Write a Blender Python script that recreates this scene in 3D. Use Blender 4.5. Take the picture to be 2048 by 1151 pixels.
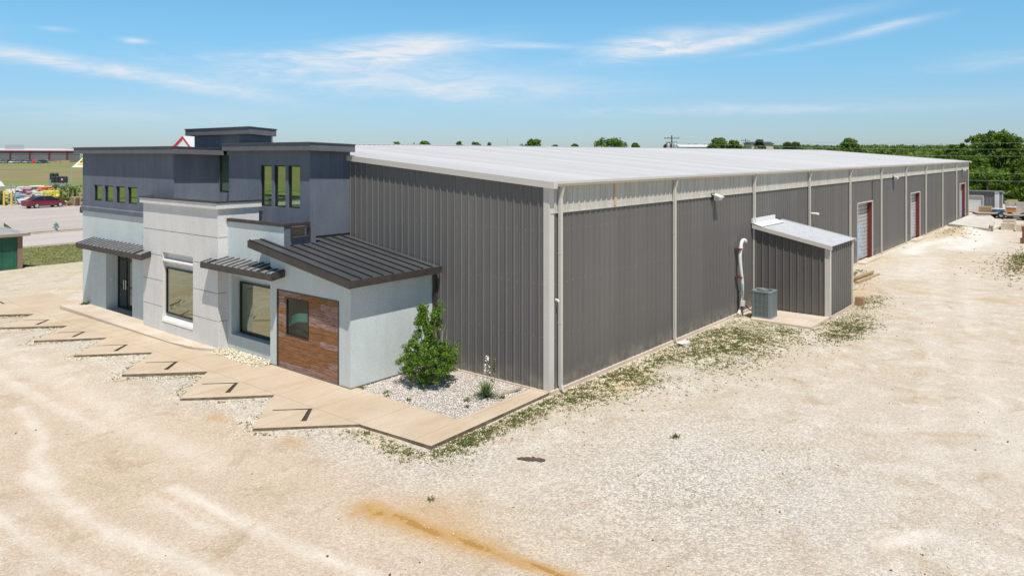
import bpy, math, random
import numpy as np
from mathutils import Vector, Matrix, noise, geometry
random.seed(7); rng = np.random.default_rng(7)
S = bpy.context.scene
for o in list(bpy.data.objects): bpy.data.objects.remove(o)
R = math.radians
# ------------------------------------------------------------------ camera, sky, sun, exposure
CAM = Vector((-17.011, -12.536, 6.786)); YAW = .685
cd = bpy.data.cameras.new('camera'); cam = bpy.data.objects.new('camera', cd); S.collection.objects.link(cam)
cam.location = CAM; cam.rotation_euler = (R(90), 0, YAW - R(90))
cd.sensor_width = 36; cd.lens = 36 * 1481.528 / 2048; cd.shift_y = -(575.5 - 307.387) / 2048
cd.clip_start = .1; cd.clip_end = 6000
S.camera = cam
S.render.resolution_x = 1024; S.render.resolution_y = 575
S.view_settings.view_transform = 'Standard'; S.view_settings.look = 'None'
S.view_settings.exposure = 0.04; S.view_settings.gamma = 1
TRAVEL = Vector((.28, .42, -1)).normalized()
sl = bpy.data.lights.new('sun', 'SUN'); sun = bpy.data.objects.new('sun', sl); S.collection.objects.link(sun)
sl.energy = 5.0; sl.angle = R(.5); sl.color = (1, .955, .88)
sun.location = (-10, -15, 40); sun.rotation_euler = TRAVEL.to_track_quat('-Z', 'Y').to_euler()

class NT:
    "small helper for node trees"
    def __init__(s, t): s.t = t; s.n = t.nodes; s.l = t.links
    def put(s, sock, v):
        if isinstance(v, bpy.types.NodeSocket): s.l.new(v, sock)
        elif isinstance(v, (tuple, list)) and len(v) == 3 and sock.type == 'RGBA': sock.default_value = (*v, 1)
        else: sock.default_value = v
    def m(s, op, a, b=0, c=None, clamp=False):
        n = s.n.new('ShaderNodeMath'); n.operation = op; n.use_clamp = clamp
        s.put(n.inputs[0], a); s.put(n.inputs[1], b)
        if c is not None: s.put(n.inputs[2], c)
        return n.outputs[0]
    def mix(s, f, a, b, mode='MIX'):
        n = s.n.new('ShaderNodeMix'); n.data_type = 'RGBA'; n.blend_type = mode
        s.put(n.inputs[0], f); s.put(n.inputs[6], a); s.put(n.inputs[7], b); return n.outputs[2]
    def noise(s, vec, scale, detail=4, rough=.55, dist=0):
        n = s.n.new('ShaderNodeTexNoise'); n.inputs['Scale'].default_value = scale
        n.inputs['Detail'].default_value = detail; n.inputs['Roughness'].default_value = rough; n.inputs['Distortion'].default_value = dist
        if vec: s.l.new(vec, n.inputs['Vector'])
        return n.outputs['Fac']
    def vor(s, vec, scale, out='Distance'):
        n = s.n.new('ShaderNodeTexVoronoi'); n.inputs['Scale'].default_value = scale
        if vec: s.l.new(vec, n.inputs['Vector'])
        return n.outputs[out]
    def ramp(s, f, lo, hi, a=0., b=1.):
        n = s.n.new('ShaderNodeMapRange'); n.interpolation_type = 'SMOOTHSTEP'
        s.put(n.inputs[0], f); n.inputs[1].default_value = lo; n.inputs[2].default_value = hi
        n.inputs[3].default_value = a; n.inputs[4].default_value = b; return n.outputs[0]
    def scale(s, vec, v):
        n = s.n.new('ShaderNodeMapping'); n.inputs['Scale'].default_value = v; s.l.new(vec, n.inputs[0]); return n.outputs[0]
    def xyz(s, vec):
        n = s.n.new('ShaderNodeSeparateXYZ'); s.l.new(vec, n.inputs[0]); return n.outputs
    def comb(s, x, y, z):
        n = s.n.new('ShaderNodeCombineXYZ'); s.put(n.inputs[0], x); s.put(n.inputs[1], y); s.put(n.inputs[2], z); return n.outputs[0]
    def bump(s, h, strength, dist=.02):
        n = s.n.new('ShaderNodeBump'); s.l.new(h, n.inputs['Height']); n.inputs['Strength'].default_value = strength
        n.inputs['Distance'].default_value = dist; return n.outputs[0]

W = bpy.data.worlds.new('World'); S.world = W; W.use_nodes = True
w = NT(W.node_tree); bg = w.n['Background']; bg.inputs[1].default_value = .115
sky = w.n.new('ShaderNodeTexSky'); sky.sky_type = 'NISHITA'; sky.sun_disc = False
sky.sun_elevation = R(63.2); sky.sun_rotation = math.atan2(-.28, -.42); sky.altitude = 200
sky.air_density = 1.0; sky.dust_density = .35; sky.ozone_density = 1.5
tc = w.n.new('ShaderNodeTexCoord'); d = w.xyz(tc.outputs['Generated'])
az = w.m('SUBTRACT', YAW, w.m('ARCTAN2', d[1], d[0])); el = w.m('ARCSINE', d[2])
blobs = [  # azimuth (right of the view), elevation, half width, half height, tilt, strength: cirrus streaks
    (-.178, .134, .115, .014, .10, .8), (-.14, .142, .055, .010, .10, .4), (.02, .145, .055, .0032, -.04, .5),
    (.195, .143, .07, .013, .10, .85), (.30, .150, .11, .008, .16, .62), (.375, .135, .085, .0035, .12, .3), (.475, .152, .04, .004, .16, .5),
    (-.50, .098, .16, .007, -.16, .6), (-.60, .108, .12, .006, -.05, .25), (-.36, .083, .06, .006, -.1, .34), (-.47, .135, .012, .0028, .0, .55),
    (-.55, .142, .014, .0025, 0, .3), (-.17, .10, .19, .024, -.02, .55), (.0, .085, .16, .012, 0, .3), (.27, .055, .18, .006, 0, .3),
    (-.5, .05, .2, .014, 0, .2), (.62, .11, .09, .009, .1, .22), (-.65, .137, .04, .008, 0, .25), (.45, .06, .2, .01, 0, .14)]
vec = w.comb(w.m('MULTIPLY', az, 5), w.m('MULTIPLY', el, 26), 0)
n1 = w.noise(vec, 2.6, 7, .62, 1.1); n2 = w.noise(vec, .9, 4, .5, .6)
tot = None
for (a, e, sa, se, t, k) in blobs:
    da = w.m('SUBTRACT', az, a); de = w.m('SUBTRACT', w.m('SUBTRACT', el, e), w.m('MULTIPLY', da, t))
    u = w.m('DIVIDE', da, sa); v = w.m('DIVIDE', de, se)
    v = w.m('ADD', v, w.m('MULTIPLY', w.m('SUBTRACT', n2, .5), 2.4)); u = w.m('ADD', u, w.m('MULTIPLY', w.m('SUBTRACT', n1, .5), .8))
    q = w.m('ADD', w.m('MULTIPLY', u, u), w.m('MULTIPLY', v, v))
    g = w.m('MULTIPLY', w.m('EXPONENT', w.m('MULTIPLY', q, -.8)), k)
    tot = g if tot is None else w.m('ADD', tot, g)
cl = w.m('MULTIPLY', tot, w.ramp(n1, .25, .72, .35, 1.25), clamp=True)
tint = w.mix(w.ramp(el, 0, .2), (.56, .715, .98), (.66, 1.08, 1.20)); tint = w.mix(w.ramp(el, .26, .6), tint, (.40, .46, .53))
base = w.mix(1., sky.outputs[0], tint, 'MULTIPLY')
col = w.mix(w.m('MULTIPLY', cl, 1.1, clamp=True), base, (6.6, 7.0, 7.5))
w.l.new(col, bg.inputs[0])

# ------------------------------------------------------------------ materials
def P(m): return m.node_tree.nodes['Principled BSDF']
def mat(name, c, rough=.7, metal=0., c2=None, sc=2., detail=5, stretch=(1, 1, 1), fine=0., fsc=60, bump=0., bsc=80, spec=.5, lo=.3, hi=.7):
    m = bpy.data.materials.new(name); m.use_nodes = True; t = NT(m.node_tree); p = P(m)
    p.inputs['Roughness'].default_value = rough; p.inputs['Metallic'].default_value = metal; p.inputs['Specular IOR Level'].default_value = spec
    co = t.n.new('ShaderNodeTexCoord').outputs['Object']; col = c
    if c2:
        f = t.ramp(t.noise(t.scale(co, stretch), sc, detail), lo, hi); col = t.mix(f, c, c2)
    if fine:
        f = t.ramp(t.noise(co, fsc, 2, .7), .3, .7, 1 - fine, 1 + fine)
        col = t.mix(1., col if c2 else t.mix(0, c, c), t.comb(f, f, f), 'MULTIPLY')
    t.put(p.inputs['Base Color'], col)
    if bump: t.l.new(t.bump(t.noise(co, bsc, 3, .6), bump, .01), p.inputs['Normal'])
    return m
M = {}
M['panel'] = mat('charcoal_panel', (.130, .118, .110), .42, 0, (.112, .102, .095), .7, 3, (1, 1, .25), fine=.05, fsc=25)
def cladding(name, c, axis, wide=.9144, off=0., roof=False):
    m = mat(name, c, .4); t = NT(m.node_tree); p = P(m); co = t.n.new('ShaderNodeTexCoord').outputs['Object']; X = t.xyz(co); u = X[axis]
    sh_ = t.m('DIVIDE', t.m('ADD', u, off + 40 * wide), wide); wn = t.n.new('ShaderNodeTexWhiteNoise'); wn.noise_dimensions = '1D'; t.l.new(t.m('FLOOR', sh_), wn.inputs['W'])
    tone = t.ramp(wn.outputs['Value'], 0, 1, .93, 1.06); lap = t.m('LESS_THAN', t.m('FRACT', sh_), .016)
    cc = t.mix(1., t.mix(0, c, c), t.comb(tone, tone, tone), 'MULTIPLY'); cc = t.mix(t.m('MULTIPLY', lap, .15 if roof else .45), cc, tuple(v * .45 for v in c))
    st = t.scale(co, (5, .5, 1) if roof else (3, 3, .25)); f = t.ramp(t.noise(st, 1.2, 6, .65), .45, .75, 0, .5); cc = t.mix(f, cc, tuple(v * .85 for v in c))
    if not roof:
        dust = t.m('MULTIPLY', t.ramp(X[2], .0, .7, 1, 0), t.ramp(t.noise(co, 2.5, 6, .7), .35, .7)); cc = t.mix(t.m('MULTIPLY', dust, .5), cc, (.36, .31, .25))
        srow = t.m('FRACT', t.m('DIVIDE', t.m('ADD', X[2], .75), 1.52)); scol = t.m('FRACT', t.m('DIVIDE', t.m('ADD', u, 12.19 - .1), .3048))
        dot = t.m('MULTIPLY', t.m('LESS_THAN', t.m('ABSOLUTE', t.m('SUBTRACT', srow, .5)), .009), t.m('LESS_THAN', t.m('ABSOLUTE', t.m('SUBTRACT', scol, .5)), .06)); cc = t.mix(t.m('MULTIPLY', dot, .22), cc, (.5, .48, .45))
    t.l.new(cc, p.inputs['Base Color']); wv = t.noise(t.scale(co, (1, 1, .35)), 1.1, 2, .5); t.l.new(t.bump(wv, .35, .05), p.inputs['Normal'])
    p.inputs['Roughness'].default_value = .42 if roof else .40; return m
M['panelx'] = cladding('side_cladding', (.130, .120, .113), 0); M['panely'] = cladding('gable_cladding', (.138, .129, .122), 1)
M['upper'] = mat('beige_panel', (.54, .505, .45), .5, 0, (.44, .41, .36), 1.6, 5, (3, 1, .3))
M['trim'] = mat('beige_trim', (.57, .535, .485), .45, 0, (.56, .52, .47), 1.2, 3)
M['roof'] = mat('white_metal_roof', (.60, .61, .64), .42, 0, (.52, .53, .56), .12, 4, (1, 1, 1), fine=.04, fsc=6, spec=.4)
M['rust'] = mat('orange_stained_trim', (.62, .36, .14), .6, 0, (.5, .4, .3), 3)
def stucco(name, c, c2, streak=.5):
    m = mat(name, c, .9, 0, None); t = NT(m.node_tree); p = P(m)
    co = t.n.new('ShaderNodeTexCoord').outputs['Object']
    a = t.ramp(t.noise(t.scale(co, (1.5, 1.5, .22)), 1.5, 6, .6), .35, .75); b = t.ramp(t.noise(co, .9, 5, .6), .3, .7)
    s2 = t.ramp(t.noise(t.scale(co, (7, 7, .3)), 1., 5, .7), .56, .72); col = t.mix(t.m('MULTIPLY', a, streak), c, c2); col = t.mix(t.m('MULTIPLY', b, .35), col, c2); col = t.mix(t.m('MULTIPLY', s2, .35), col, tuple(v * .82 for v in c2) if c[0] > .3 else tuple(v * 1.35 for v in c2))
    g = t.ramp(t.noise(co, 26, 3, .8), .25, .75, .88, 1.12); col = t.mix(1., col, t.comb(g, g, g), 'MULTIPLY')
    t.l.new(col, p.inputs['Base Color']); t.l.new(t.bump(t.noise(co, 55, 4, .7), .6, .012), p.inputs['Normal'])
    return m
M['sea'] = stucco('seafoam_stucco', (.59, .635, .625), (.48, .53, .525))
M['dark'] = stucco('charcoal_stucco', (.105, .12, .158), (.165, .182, .22))
M['white'] = stucco('white_stucco', (.68, .66, .635), (.58, .56, .53))
M['fascia'] = stucco('fascia_stucco', (.105, .105, .12), (.16, .155, .165))
M['groove'] = mat('groove_shadow_joint', (.13, .115, .10), .9)
M['bronze'] = mat('bronze_trim', (.045, .037, .034), .5, .15, (.07, .055, .048), 4)
M['frame'] = mat('bronze_frame', (.02, .016, .014), .4, .3)
M['seam'] = mat('charcoal_seam_roof', (.062, .067, .070), .42, .15, (.088, .092, .093), 1.2, 5, (1, .4, 1))
M['pan'] = mat('awning_pan', (.27, .272, .275), .4, .1, (.2, .2, .2), 3)
M['seamrib'] = mat('dark_seam', (.035, .034, .034), .5, .2)
M['conc'] = mat('tan_concrete', (.56, .46, .345), .85, 0, (.50, .395, .28), .55, 6, fine=.06, fsc=20, bump=.15, bsc=60)
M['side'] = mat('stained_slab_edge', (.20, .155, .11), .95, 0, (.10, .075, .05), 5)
M['concpale'] = mat('pale_concrete', (.60, .52, .42), .85, 0, (.52, .42, .32), .9, 6, fine=.08, fsc=15)
M['concgrey'] = mat('grey_concrete', (.42, .39, .35), .9, 0, (.30, .28, .25), 1.5, 6)
M['soil'] = mat('dark_soil', (.06, .045, .035), .95)
M['whitepl'] = mat('white_plastic', (.74, .72, .68), .4, 0, (.64, .60, .55), 5)
M['whitemet'] = mat('white_metal', (.70, .70, .70), .4)
M['galv'] = mat('galvanised', (.45, .46, .47), .4, .5)
M['black'] = mat('black_plastic', (.015, .015, .017), .5)
M['doorw'] = mat('door_panel', (.42, .405, .395), .45, 0, (.42, .40, .39), 1.5)
M['doorgap'] = mat('door_gap', (.10, .09, .085), .8)
M['redox'] = mat('red_oxide_steel', (.17, .028, .022), .5, 0, (.12, .025, .02), 3)
M['acbody'] = mat('grey_green_enamel', (.20, .235, .235), .45)
M['acdark'] = mat('ac_coil', (.06, .075, .075), .6)
M['rubber'] = mat('rubber', (.02, .02, .02), .8)
M['chrome'] = mat('rim', (.6, .6, .62), .25, .8)
M['carglass'] = mat('car_glass', (.015, .02, .025), .06, 0, spec=1.)
M['wood'] = mat('raw_lumber', (.50, .37, .21), .8, 0, (.38, .27, .15), 3, 4, (1, 6, 6))
M['woodgrey'] = mat('weathered_lumber', (.30, .25, .19), .9, 0, (.42, .35, .27), 2, 4, (1, 4, 4))
M['card'] = mat('cardboard', (.36, .21, .12), .85)
M['yellow'] = mat('yellow_paint', (.68, .48, .08), .5)
M['red'] = mat('red_trim', (.55, .02, .03), .5)
M['green'] = mat('green_metal', (.012, .085, .052), .4, 0, (.02, .12, .075), 1.5, 3)
M['pole'] = mat('pole_wood', (.10, .075, .055), .9)
M['wire'] = mat('wire', (.33, .34, .35), .5)
M['bark'] = mat('bark', (.16, .13, .10), .9, 0, (.24, .20, .16), 8)
M['twig'] = mat('dead_twig', (.42, .37, .33), .9)
M['interior'] = mat('interior_wall', (.42, .37, .22), .9)

def glassmat(name, fac, tintc, dk, rough=.02, trans=0., fk=.5):
    m = bpy.data.materials.new(name); m.use_nodes = True; t = NT(m.node_tree); out = t.n['Material Output']
    t.n.remove(P(m)); df = t.n.new('ShaderNodeBsdfDiffuse'); df.inputs[0].default_value = (*dk, 1)
    gl = t.n.new('ShaderNodeBsdfGlossy'); gl.inputs['Color'].default_value = (*tintc, 1); gl.inputs['Roughness'].default_value = rough
    co = t.n.new('ShaderNodeTexCoord').outputs['Object']
    t.l.new(t.bump(t.noise(co, .8, 1, .5), .12, .05), gl.inputs['Normal'])
    mx = t.n.new('ShaderNodeMixShader'); base = df.outputs[0]
    if trans:
        tr = t.n.new('ShaderNodeBsdfTransparent'); m2 = t.n.new('ShaderNodeMixShader'); m2.inputs[0].default_value = trans
        t.l.new(df.outputs[0], m2.inputs[1]); t.l.new(tr.outputs[0], m2.inputs[2]); base = m2.outputs[0]
    lw = t.n.new('ShaderNodeLayerWeight'); lw.inputs[0].default_value = .35
    f = t.m('ADD', t.m('MULTIPLY', lw.outputs['Fresnel'], fk), fac, clamp=True)
    t.l.new(f, mx.inputs[0]); t.l.new(base, mx.inputs[1]); t.l.new(gl.outputs[0], mx.inputs[2]); t.l.new(mx.outputs[0], out.inputs[0])
    return m
M['glass'] = glassmat('tinted_glass', .50, (.80, .98, .62), (.012, .03, .02))
M['glassclear'] = glassmat('clear_glass', .045, (.95, .95, .85), (.01, .02, .015), trans=.97, fk=.15)
M['glasslow'] = glassmat('ground_floor_glass', .34, (.86, .90, .72), (.012, .03, .02))
M['glassdoor'] = glassmat('door_glass', .15, (.8, .9, .85), (.012, .016, .014))

# reclaimed boards: each board its own tone, with chalky streaks
m = mat('reclaimed_boards', (.2, .1, .05), .75); t = NT(m.node_tree); p = P(m); M['boards'] = m
co = t.n.new('ShaderNodeTexCoord').outputs['Object']; X = t.xyz(co)
row = t.m('FLOOR', t.m('DIVIDE', X[2], .1885)); off = t.m('MULTIPLY', t.m('FRACT', t.m('MULTIPLY', row, .618)), 2.7)
colm = t.m('FLOOR', t.m('DIVIDE', t.m('ADD', X[1], off), 1.9))
wn = t.n.new('ShaderNodeTexWhiteNoise'); wn.noise_dimensions = '2D'; t.l.new(t.comb(row, colm, 0), wn.inputs[0])
gr = t.noise(t.scale(co, (1, 1.1, 16)), 2.2, 8, .7, .5); gr2 = t.noise(t.scale(co, (1, .8, 3)), 3, 6, .7)
c = t.mix(t.ramp(gr, .35, .65), (.33, .145, .045), (.14, .055, .02))
pale = t.mix(t.ramp(gr, .38, .62), (.40, .27, .23), (.17, .09, .075))
f = t.m('MULTIPLY', t.ramp(wn.outputs[0], .42, .55), t.ramp(gr2, .3, .6, .45, 1))
c = t.mix(f, c, pale); c = t.mix(t.ramp(gr2, .62, .8, 0, .8), c, (.55, .42, .38)); c = t.mix(t.ramp(gr2, .3, .15, 0, .6), c, (.05, .03, .02))
fr = t.m('FRACT', t.m('DIVIDE', X[2], .1885)); gap = t.m('LESS_THAN', fr, .045); c = t.mix(gap, c, (.03, .018, .012))
t.l.new(c, p.inputs['Base Color']); t.l.new(t.bump(gr, .5, .01), p.inputs['Normal'])

M['roof'] = cladding('ribbed_roof_metal', (.545, .535, .535), 0, roof=True)
# ------------------------------------------------------------------ mesh helpers
class MB:
    def __init__(s): s.v = []; s.f = []; s.mi = []; s.cur = 0
    def add(s, vs, fs):
        b = len(s.v); s.v += [tuple(v) for v in vs]; s.f += [tuple(i + b for i in f) for f in fs]; s.mi += [s.cur] * len(fs); return s
    def box(s, x0, x1, y0, y1, z0, z1):
        return s.add([(x, y, z) for x in (x0, x1) for y in (y0, y1) for z in (z0, z1)],
                     [(0, 1, 3, 2), (4, 6, 7, 5), (0, 4, 5, 1), (2, 3, 7, 6), (0, 2, 6, 4), (1, 5, 7, 3)])
    def quad(s, a, b, c, d): return s.add([a, b, c, d], [(0, 1, 2, 3)])
    def prism(s, poly, a, b, close=True):
        "poly: list of points; a, b: offset vectors for the two ends"
        n = len(poly); a = Vector(a); b = Vector(b)
        vs = [Vector(p) + a for p in poly] + [Vector(p) + b for p in poly]
        fs = [(i, (i + 1) % n, (i + 1) % n + n, i + n) for i in range(n)]
        if close: fs += [tuple(range(n))[::-1], tuple(range(n, 2 * n))]
        return s.add(vs, fs)
    def slab(s, top, th):
        "top: 4 corner points, th: thickness straight down"
        lo = [(p[0], p[1], p[2] - th) for p in top]
        return s.add(list(top) + lo, [(0, 1, 2, 3), (7, 6, 5, 4)] + [(i, i + 4, (i + 1) % 4 + 4, (i + 1) % 4) for i in range(4)])
    def tube(s, pts, r, n=8, caps=True):
        pts = [Vector(p) for p in pts]; k = len(pts); rs = r if isinstance(r, (list, tuple)) else [r] * k; b = len(s.v); vs = []
        prev = None
        for i, p in enumerate(pts):
            dr = (pts[min(i + 1, k - 1)] - pts[max(i - 1, 0)]).normalized()
            ref = Vector((0, 0, 1)) if abs(dr.z) < .9 else Vector((1, 0, 0))
            if prev is not None: ref = prev
            x = dr.cross(ref).normalized(); y = x.cross(dr).normalized(); prev = y
            for j in range(n):
                a = 2 * math.pi * j / n; vs.append(p + (x * math.cos(a) + y * math.sin(a)) * rs[i])
        fs = [(i * n + j, i * n + (j + 1) % n, (i + 1) * n + (j + 1) % n, (i + 1) * n + j) for i in range(k - 1) for j in range(n)]
        if caps: fs += [tuple(range(n))[::-1], tuple(range((k - 1) * n, k * n))]
        return s.add(vs, fs)
    def lathe(s, prof, c=(0, 0, 0), n=16):
        vs = [(c[0] + r * math.cos(2 * math.pi * j / n), c[1] + r * math.sin(2 * math.pi * j / n), c[2] + z) for r, z in prof for j in range(n)]
        k = len(prof); fs = [(i * n + j, i * n + (j + 1) % n, (i + 1) * n + (j + 1) % n, (i + 1) * n + j) for i in range(k - 1) for j in range(n)]
        return s.add(vs, fs + [tuple(range(n))[::-1], tuple(range((k - 1) * n, k * n))])
    # boxes on a wall face: face = ('X', plane) looks towards -X, ('Y', plane) towards -Y; d counts inwards
    def fb(s, face, u0, u1, z0, z1, d0, d1):
        a, c = face
        return s.box(c + d0, c + d1, u0, u1, z0, z1) if a == 'X' else s.box(u0, u1, c + d0, c + d1, z0, z1)
    def wall(s, face, u0, u1, z0, ztop, holes=()):
        "thin wall sheet with rectangular openings (u0,u1,z0,z1,depth,closed)"
        a, c = face; zt = ztop if callable(ztop) else (lambda u: ztop)
        p = (lambda u, z, d=0: (c + d, u, z)) if a == 'X' else (lambda u, z, d=0: (u, c + d, z))
        us = sorted({u0, u1, *[h[0] for h in holes], *[h[1] for h in holes]}); us = [u for u in us if u0 <= u <= u1]
        zmax = max(zt(u0), zt(u1)); zs = sorted({z0, zmax, *[h[2] for h in holes], *[h[3] for h in holes]}); zs = [z for z in zs if z0 <= z <= zmax]
        for i in range(len(us) - 1):
            for j in range(len(zs) - 1):
                um, zm = (us[i] + us[i + 1]) / 2, (zs[j] + zs[j + 1]) / 2
                if any(h[0] < um < h[1] and h[2] < zm < h[3] for h in holes): continue
                A, B = us[i], us[i + 1]; q = [(A, zs[j]), (B, zs[j]), (B, min(zs[j + 1], zt(B))), (A, min(zs[j + 1], zt(A)))]
                s.quad(*[p(u, z) for u, z in q])
        for h in holes:
            A, B, z_0, z_1, dp, cl = h
            ring = [(A, z_0), (B, z_0), (B, z_1), (A, z_1)]
            for k in range(4):
                e, g = ring[k], ring[(k + 1) % 4]; s.quad(p(*e), p(*g), p(*g, dp), p(*e, dp))
            if cl: s.quad(*[p(u, z, dp) for u, z in ring])
        return s
    def build(s, name, m, parent=None, smooth=False, kind=None, **kw):
        me = bpy.data.meshes.new(name); off = Vector(parent.matrix_world.translation) if parent else Vector((0, 0, 0))
        root = parent
        while root is not None and root.parent is not None: root = root.parent
        off = root.location if root is not None else Vector((0, 0, 0))
        me.from_pydata([(v[0] - off[0], v[1] - off[1], v[2] - off[2]) for v in s.v], [], s.f)
        for mm in (m if isinstance(m, (list, tuple)) else [m]): me.materials.append(mm)
        if isinstance(m, (list, tuple)): me.polygons.foreach_set('material_index', s.mi)
        if smooth: me.polygons.foreach_set('use_smooth', [True] * len(s.f))
        me.update(); o = bpy.data.objects.new(name, me); S.collection.objects.link(o)
        if parent is not None: o.parent = parent
        if kind: o['kind'] = kind
        return o
def empty(name, label, cat, loc=(0, 0, 0), group=None):
    o = bpy.data.objects.new(name, None); S.collection.objects.link(o); o.location = loc; o.empty_display_size = .3
    return tag(o, label, cat, group)
def tag(o, label, cat, group=None):
    o['label'] = label; o['category'] = cat
    if group: o['group'] = group
    return o
def copy_tree(o, parent=None):
    c = o.copy(); S.collection.objects.link(c)
    if parent is not None: c.parent = parent
    for ch in list(o.children): copy_tree(ch, c)
    return c
def window(parent, face, u0, u1, z0, z1, d, fw=.055, name='window', g='glass', fm='frame', mull=()):
    b = MB()
    b.fb(face, u0, u0 + fw, z0, z1, d - .03, d + .04); b.fb(face, u1 - fw, u1, z0, z1, d - .03, d + .04)
    b.fb(face, u0 + fw, u1 - fw, z0, z0 + fw, d - .03, d + .04); b.fb(face, u0 + fw, u1 - fw, z1 - fw, z1, d - .03, d + .04)
    for kind, a in mull:
        if kind == 'v': b.fb(face, a - fw / 2, a + fw / 2, z0 + fw, z1 - fw, d - .028, d + .038)
        else: b.fb(face, u0 + fw, u1 - fw, a - fw / 2, a + fw / 2, d - .026, d + .036)
    w_ = empty_part(name, parent)
    b.build('frame', M[fm], w_)
    if g == 'glassclear':
        q = [(u0 + fw * .7, z0 + fw * .7), (u1 - fw * .7, z0 + fw * .7), (u1 - fw * .7, z1 - fw * .7), (u0 + fw * .7, z1 - fw * .7)]
        if face[0] == 'X': q = [(face[1] + d, u, z) for u, z in q][::-1]
        else: q = [(u, face[1] + d, z) for u, z in q]
        MB().quad(*q).build('pane', M[g], w_); return w_
    MB().fb(face, u0 + fw * .7, u1 - fw * .7, z0 + fw * .7, z1 - fw * .7, d + .006, d + .014).build('pane', M[g], w_)
    return w_
def empty_part(name, parent):
    o = bpy.data.objects.new(name, None); S.collection.objects.link(o); o.parent = parent; o.empty_display_size = .1; return o
def ribbed(mb, org, u, n, L, z0, zt, start=0., pitch=.3048, major=.032, minor=True, w=.042, cut=()):
    "vertical ribbed cladding from org along u, outward n; zt may be a function of distance"
    u = Vector(u); n = Vector(n); org = Vector(org); zt = zt if callable(zt) else (lambda q, z=zt: z)
    prof = [(-w, 0), (-w * .45, major), (w * .45, major), (w, 0)]
    if minor: prof += [(.092, 0), (.100, .008), (.112, .008), (.120, 0), (.185, 0), (.193, .008), (.205, .008), (.213, 0)]
    pts = [(0., 0.)]; k = 0
    while start + k * pitch < L + pitch:
        for a, h in prof:
            q = start + k * pitch + a
            if 0 < q < L and q > pts[-1][0]: pts.append((q, h))
        k += 1
    pts.append((L, 0.)); b = len(mb.v)
    for q, h in pts:
        p = org + u * q + n * h; mb.v += [(p.x, p.y, z0), (p.x, p.y, zt(q))]
    for i in range(len(pts) - 1):
        if any(a < (pts[i][0] + pts[i + 1][0]) / 2 < c for a, c in cut): continue
        mb.f.append((b + 2 * i, b + 2 * i + 2, b + 2 * i + 3, b + 2 * i + 1)); mb.mi.append(mb.cur)
# ------------------------------------------------------------------ terrain
def sm(a, b, x): t = np.clip((x - a) / (b - a), 0, 1); return t * t * (3 - 2 * t)
def dipf(X, Y): return -.14 * sm(12.6, 22, Y) * (1 - sm(27, 33, Y)) * (1 - sm(-2.5, -1, X))
def terr(X, Y):
    X = np.asarray(X, float); Y = np.asarray(Y, float)
    z = -.078 + dipf(X, Y)
    z = z + 3.3 * sm(165, 285, Y) * (1 - sm(500, 1500, X)) + 1.2 * sm(285, 600, Y)
    g = lambda cx, cy, sx, sy, h: h * np.exp(-((X - cx) / sx) ** 2 - ((Y - cy) / sy) ** 2)
    z = z + g(40, -9.6, 4.5, 1.6, .8) + g(44.5, -10.2, 2.5, 1.2, .5) + g(58, -1.9, 5, .9, .42) + g(50, -2.2, 4, .8, .12)
    return z
def ax(fine, mid, lo, hi):
    a = list(np.arange(fine[0], fine[1], fine[2])) + list(np.arange(fine[1], mid[1], mid[2])); x = a[-1]; st = mid[2]
    while x < hi: st *= 1.22; x += st; a.append(x)
    x = a[0]; st = fine[2]; l = []
    while x > lo: st *= 1.3; x -= st; l.append(x)
    return np.array(l[::-1] + a)
gx = ax((-15, 22, .17), (22, 95, .7), -2500, 3500); gy = ax((-13, 28, .17), (28, 60, 1.), -2500, 3500)
XX, YY = np.meshgrid(gx, gy, indexing='ij'); ZZ = terr(XX, YY)
near = (np.abs(XX) < 60) & (np.abs(YY) < 60)
nz = np.zeros_like(ZZ)
for _ in range(26):   # gentle uneven surface, sum of waves
    k = rng.uniform(.5, 5); a = rng.uniform(0, 6.28); nz += np.sin(XX * math.cos(a) * k + YY * math.sin(a) * k + rng.uniform(0, 6.28)) / k
ZZ = ZZ + nz * .0045 * near
nx, ny = len(gx), len(gy)
me = bpy.data.meshes.new('ground'); me.vertices.add(nx * ny)
me.vertices.foreach_set('co', np.stack([XX, YY, ZZ], -1).reshape(-1).astype('f4'))
i = np.arange(nx * ny).reshape(nx, ny); F = np.stack([i[:-1, :-1], i[1:, :-1], i[1:, 1:], i[:-1, 1:]], -1).reshape(-1, 4)
me.loops.add(F.size); me.loops.foreach_set('vertex_index', F.reshape(-1).astype('i4'))
me.polygons.add(len(F)); me.polygons.foreach_set('loop_start', (np.arange(len(F)) * 4).astype('i4'))
me.polygons.foreach_set('use_smooth', np.ones(len(F), bool)); me.update(calc_edges=True)
def seg(pts, wd, end=None):
    "closeness to a polyline, 1 on it fading to 0 at about wd"
    out = np.zeros_like(XX)
    for (a, b) in zip(pts[:-1], pts[1:]):
        a = np.array(a); b = np.array(b); ab = b - a; L2 = ab @ ab
        t = np.clip(((XX - a[0]) * ab[0] + (YY - a[1]) * ab[1]) / L2, 0, 1)
        dd = np.hypot(XX - a[0] - ab[0] * t, YY - a[1] - ab[1] * t); out = np.maximum(out, np.exp(-(dd / wd) ** 2))
    return out
def blob(cx, cy, sx, sy): return np.exp(-((XX - cx) / sx) ** 2 - ((YY - cy) / sy) ** 2)
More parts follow.
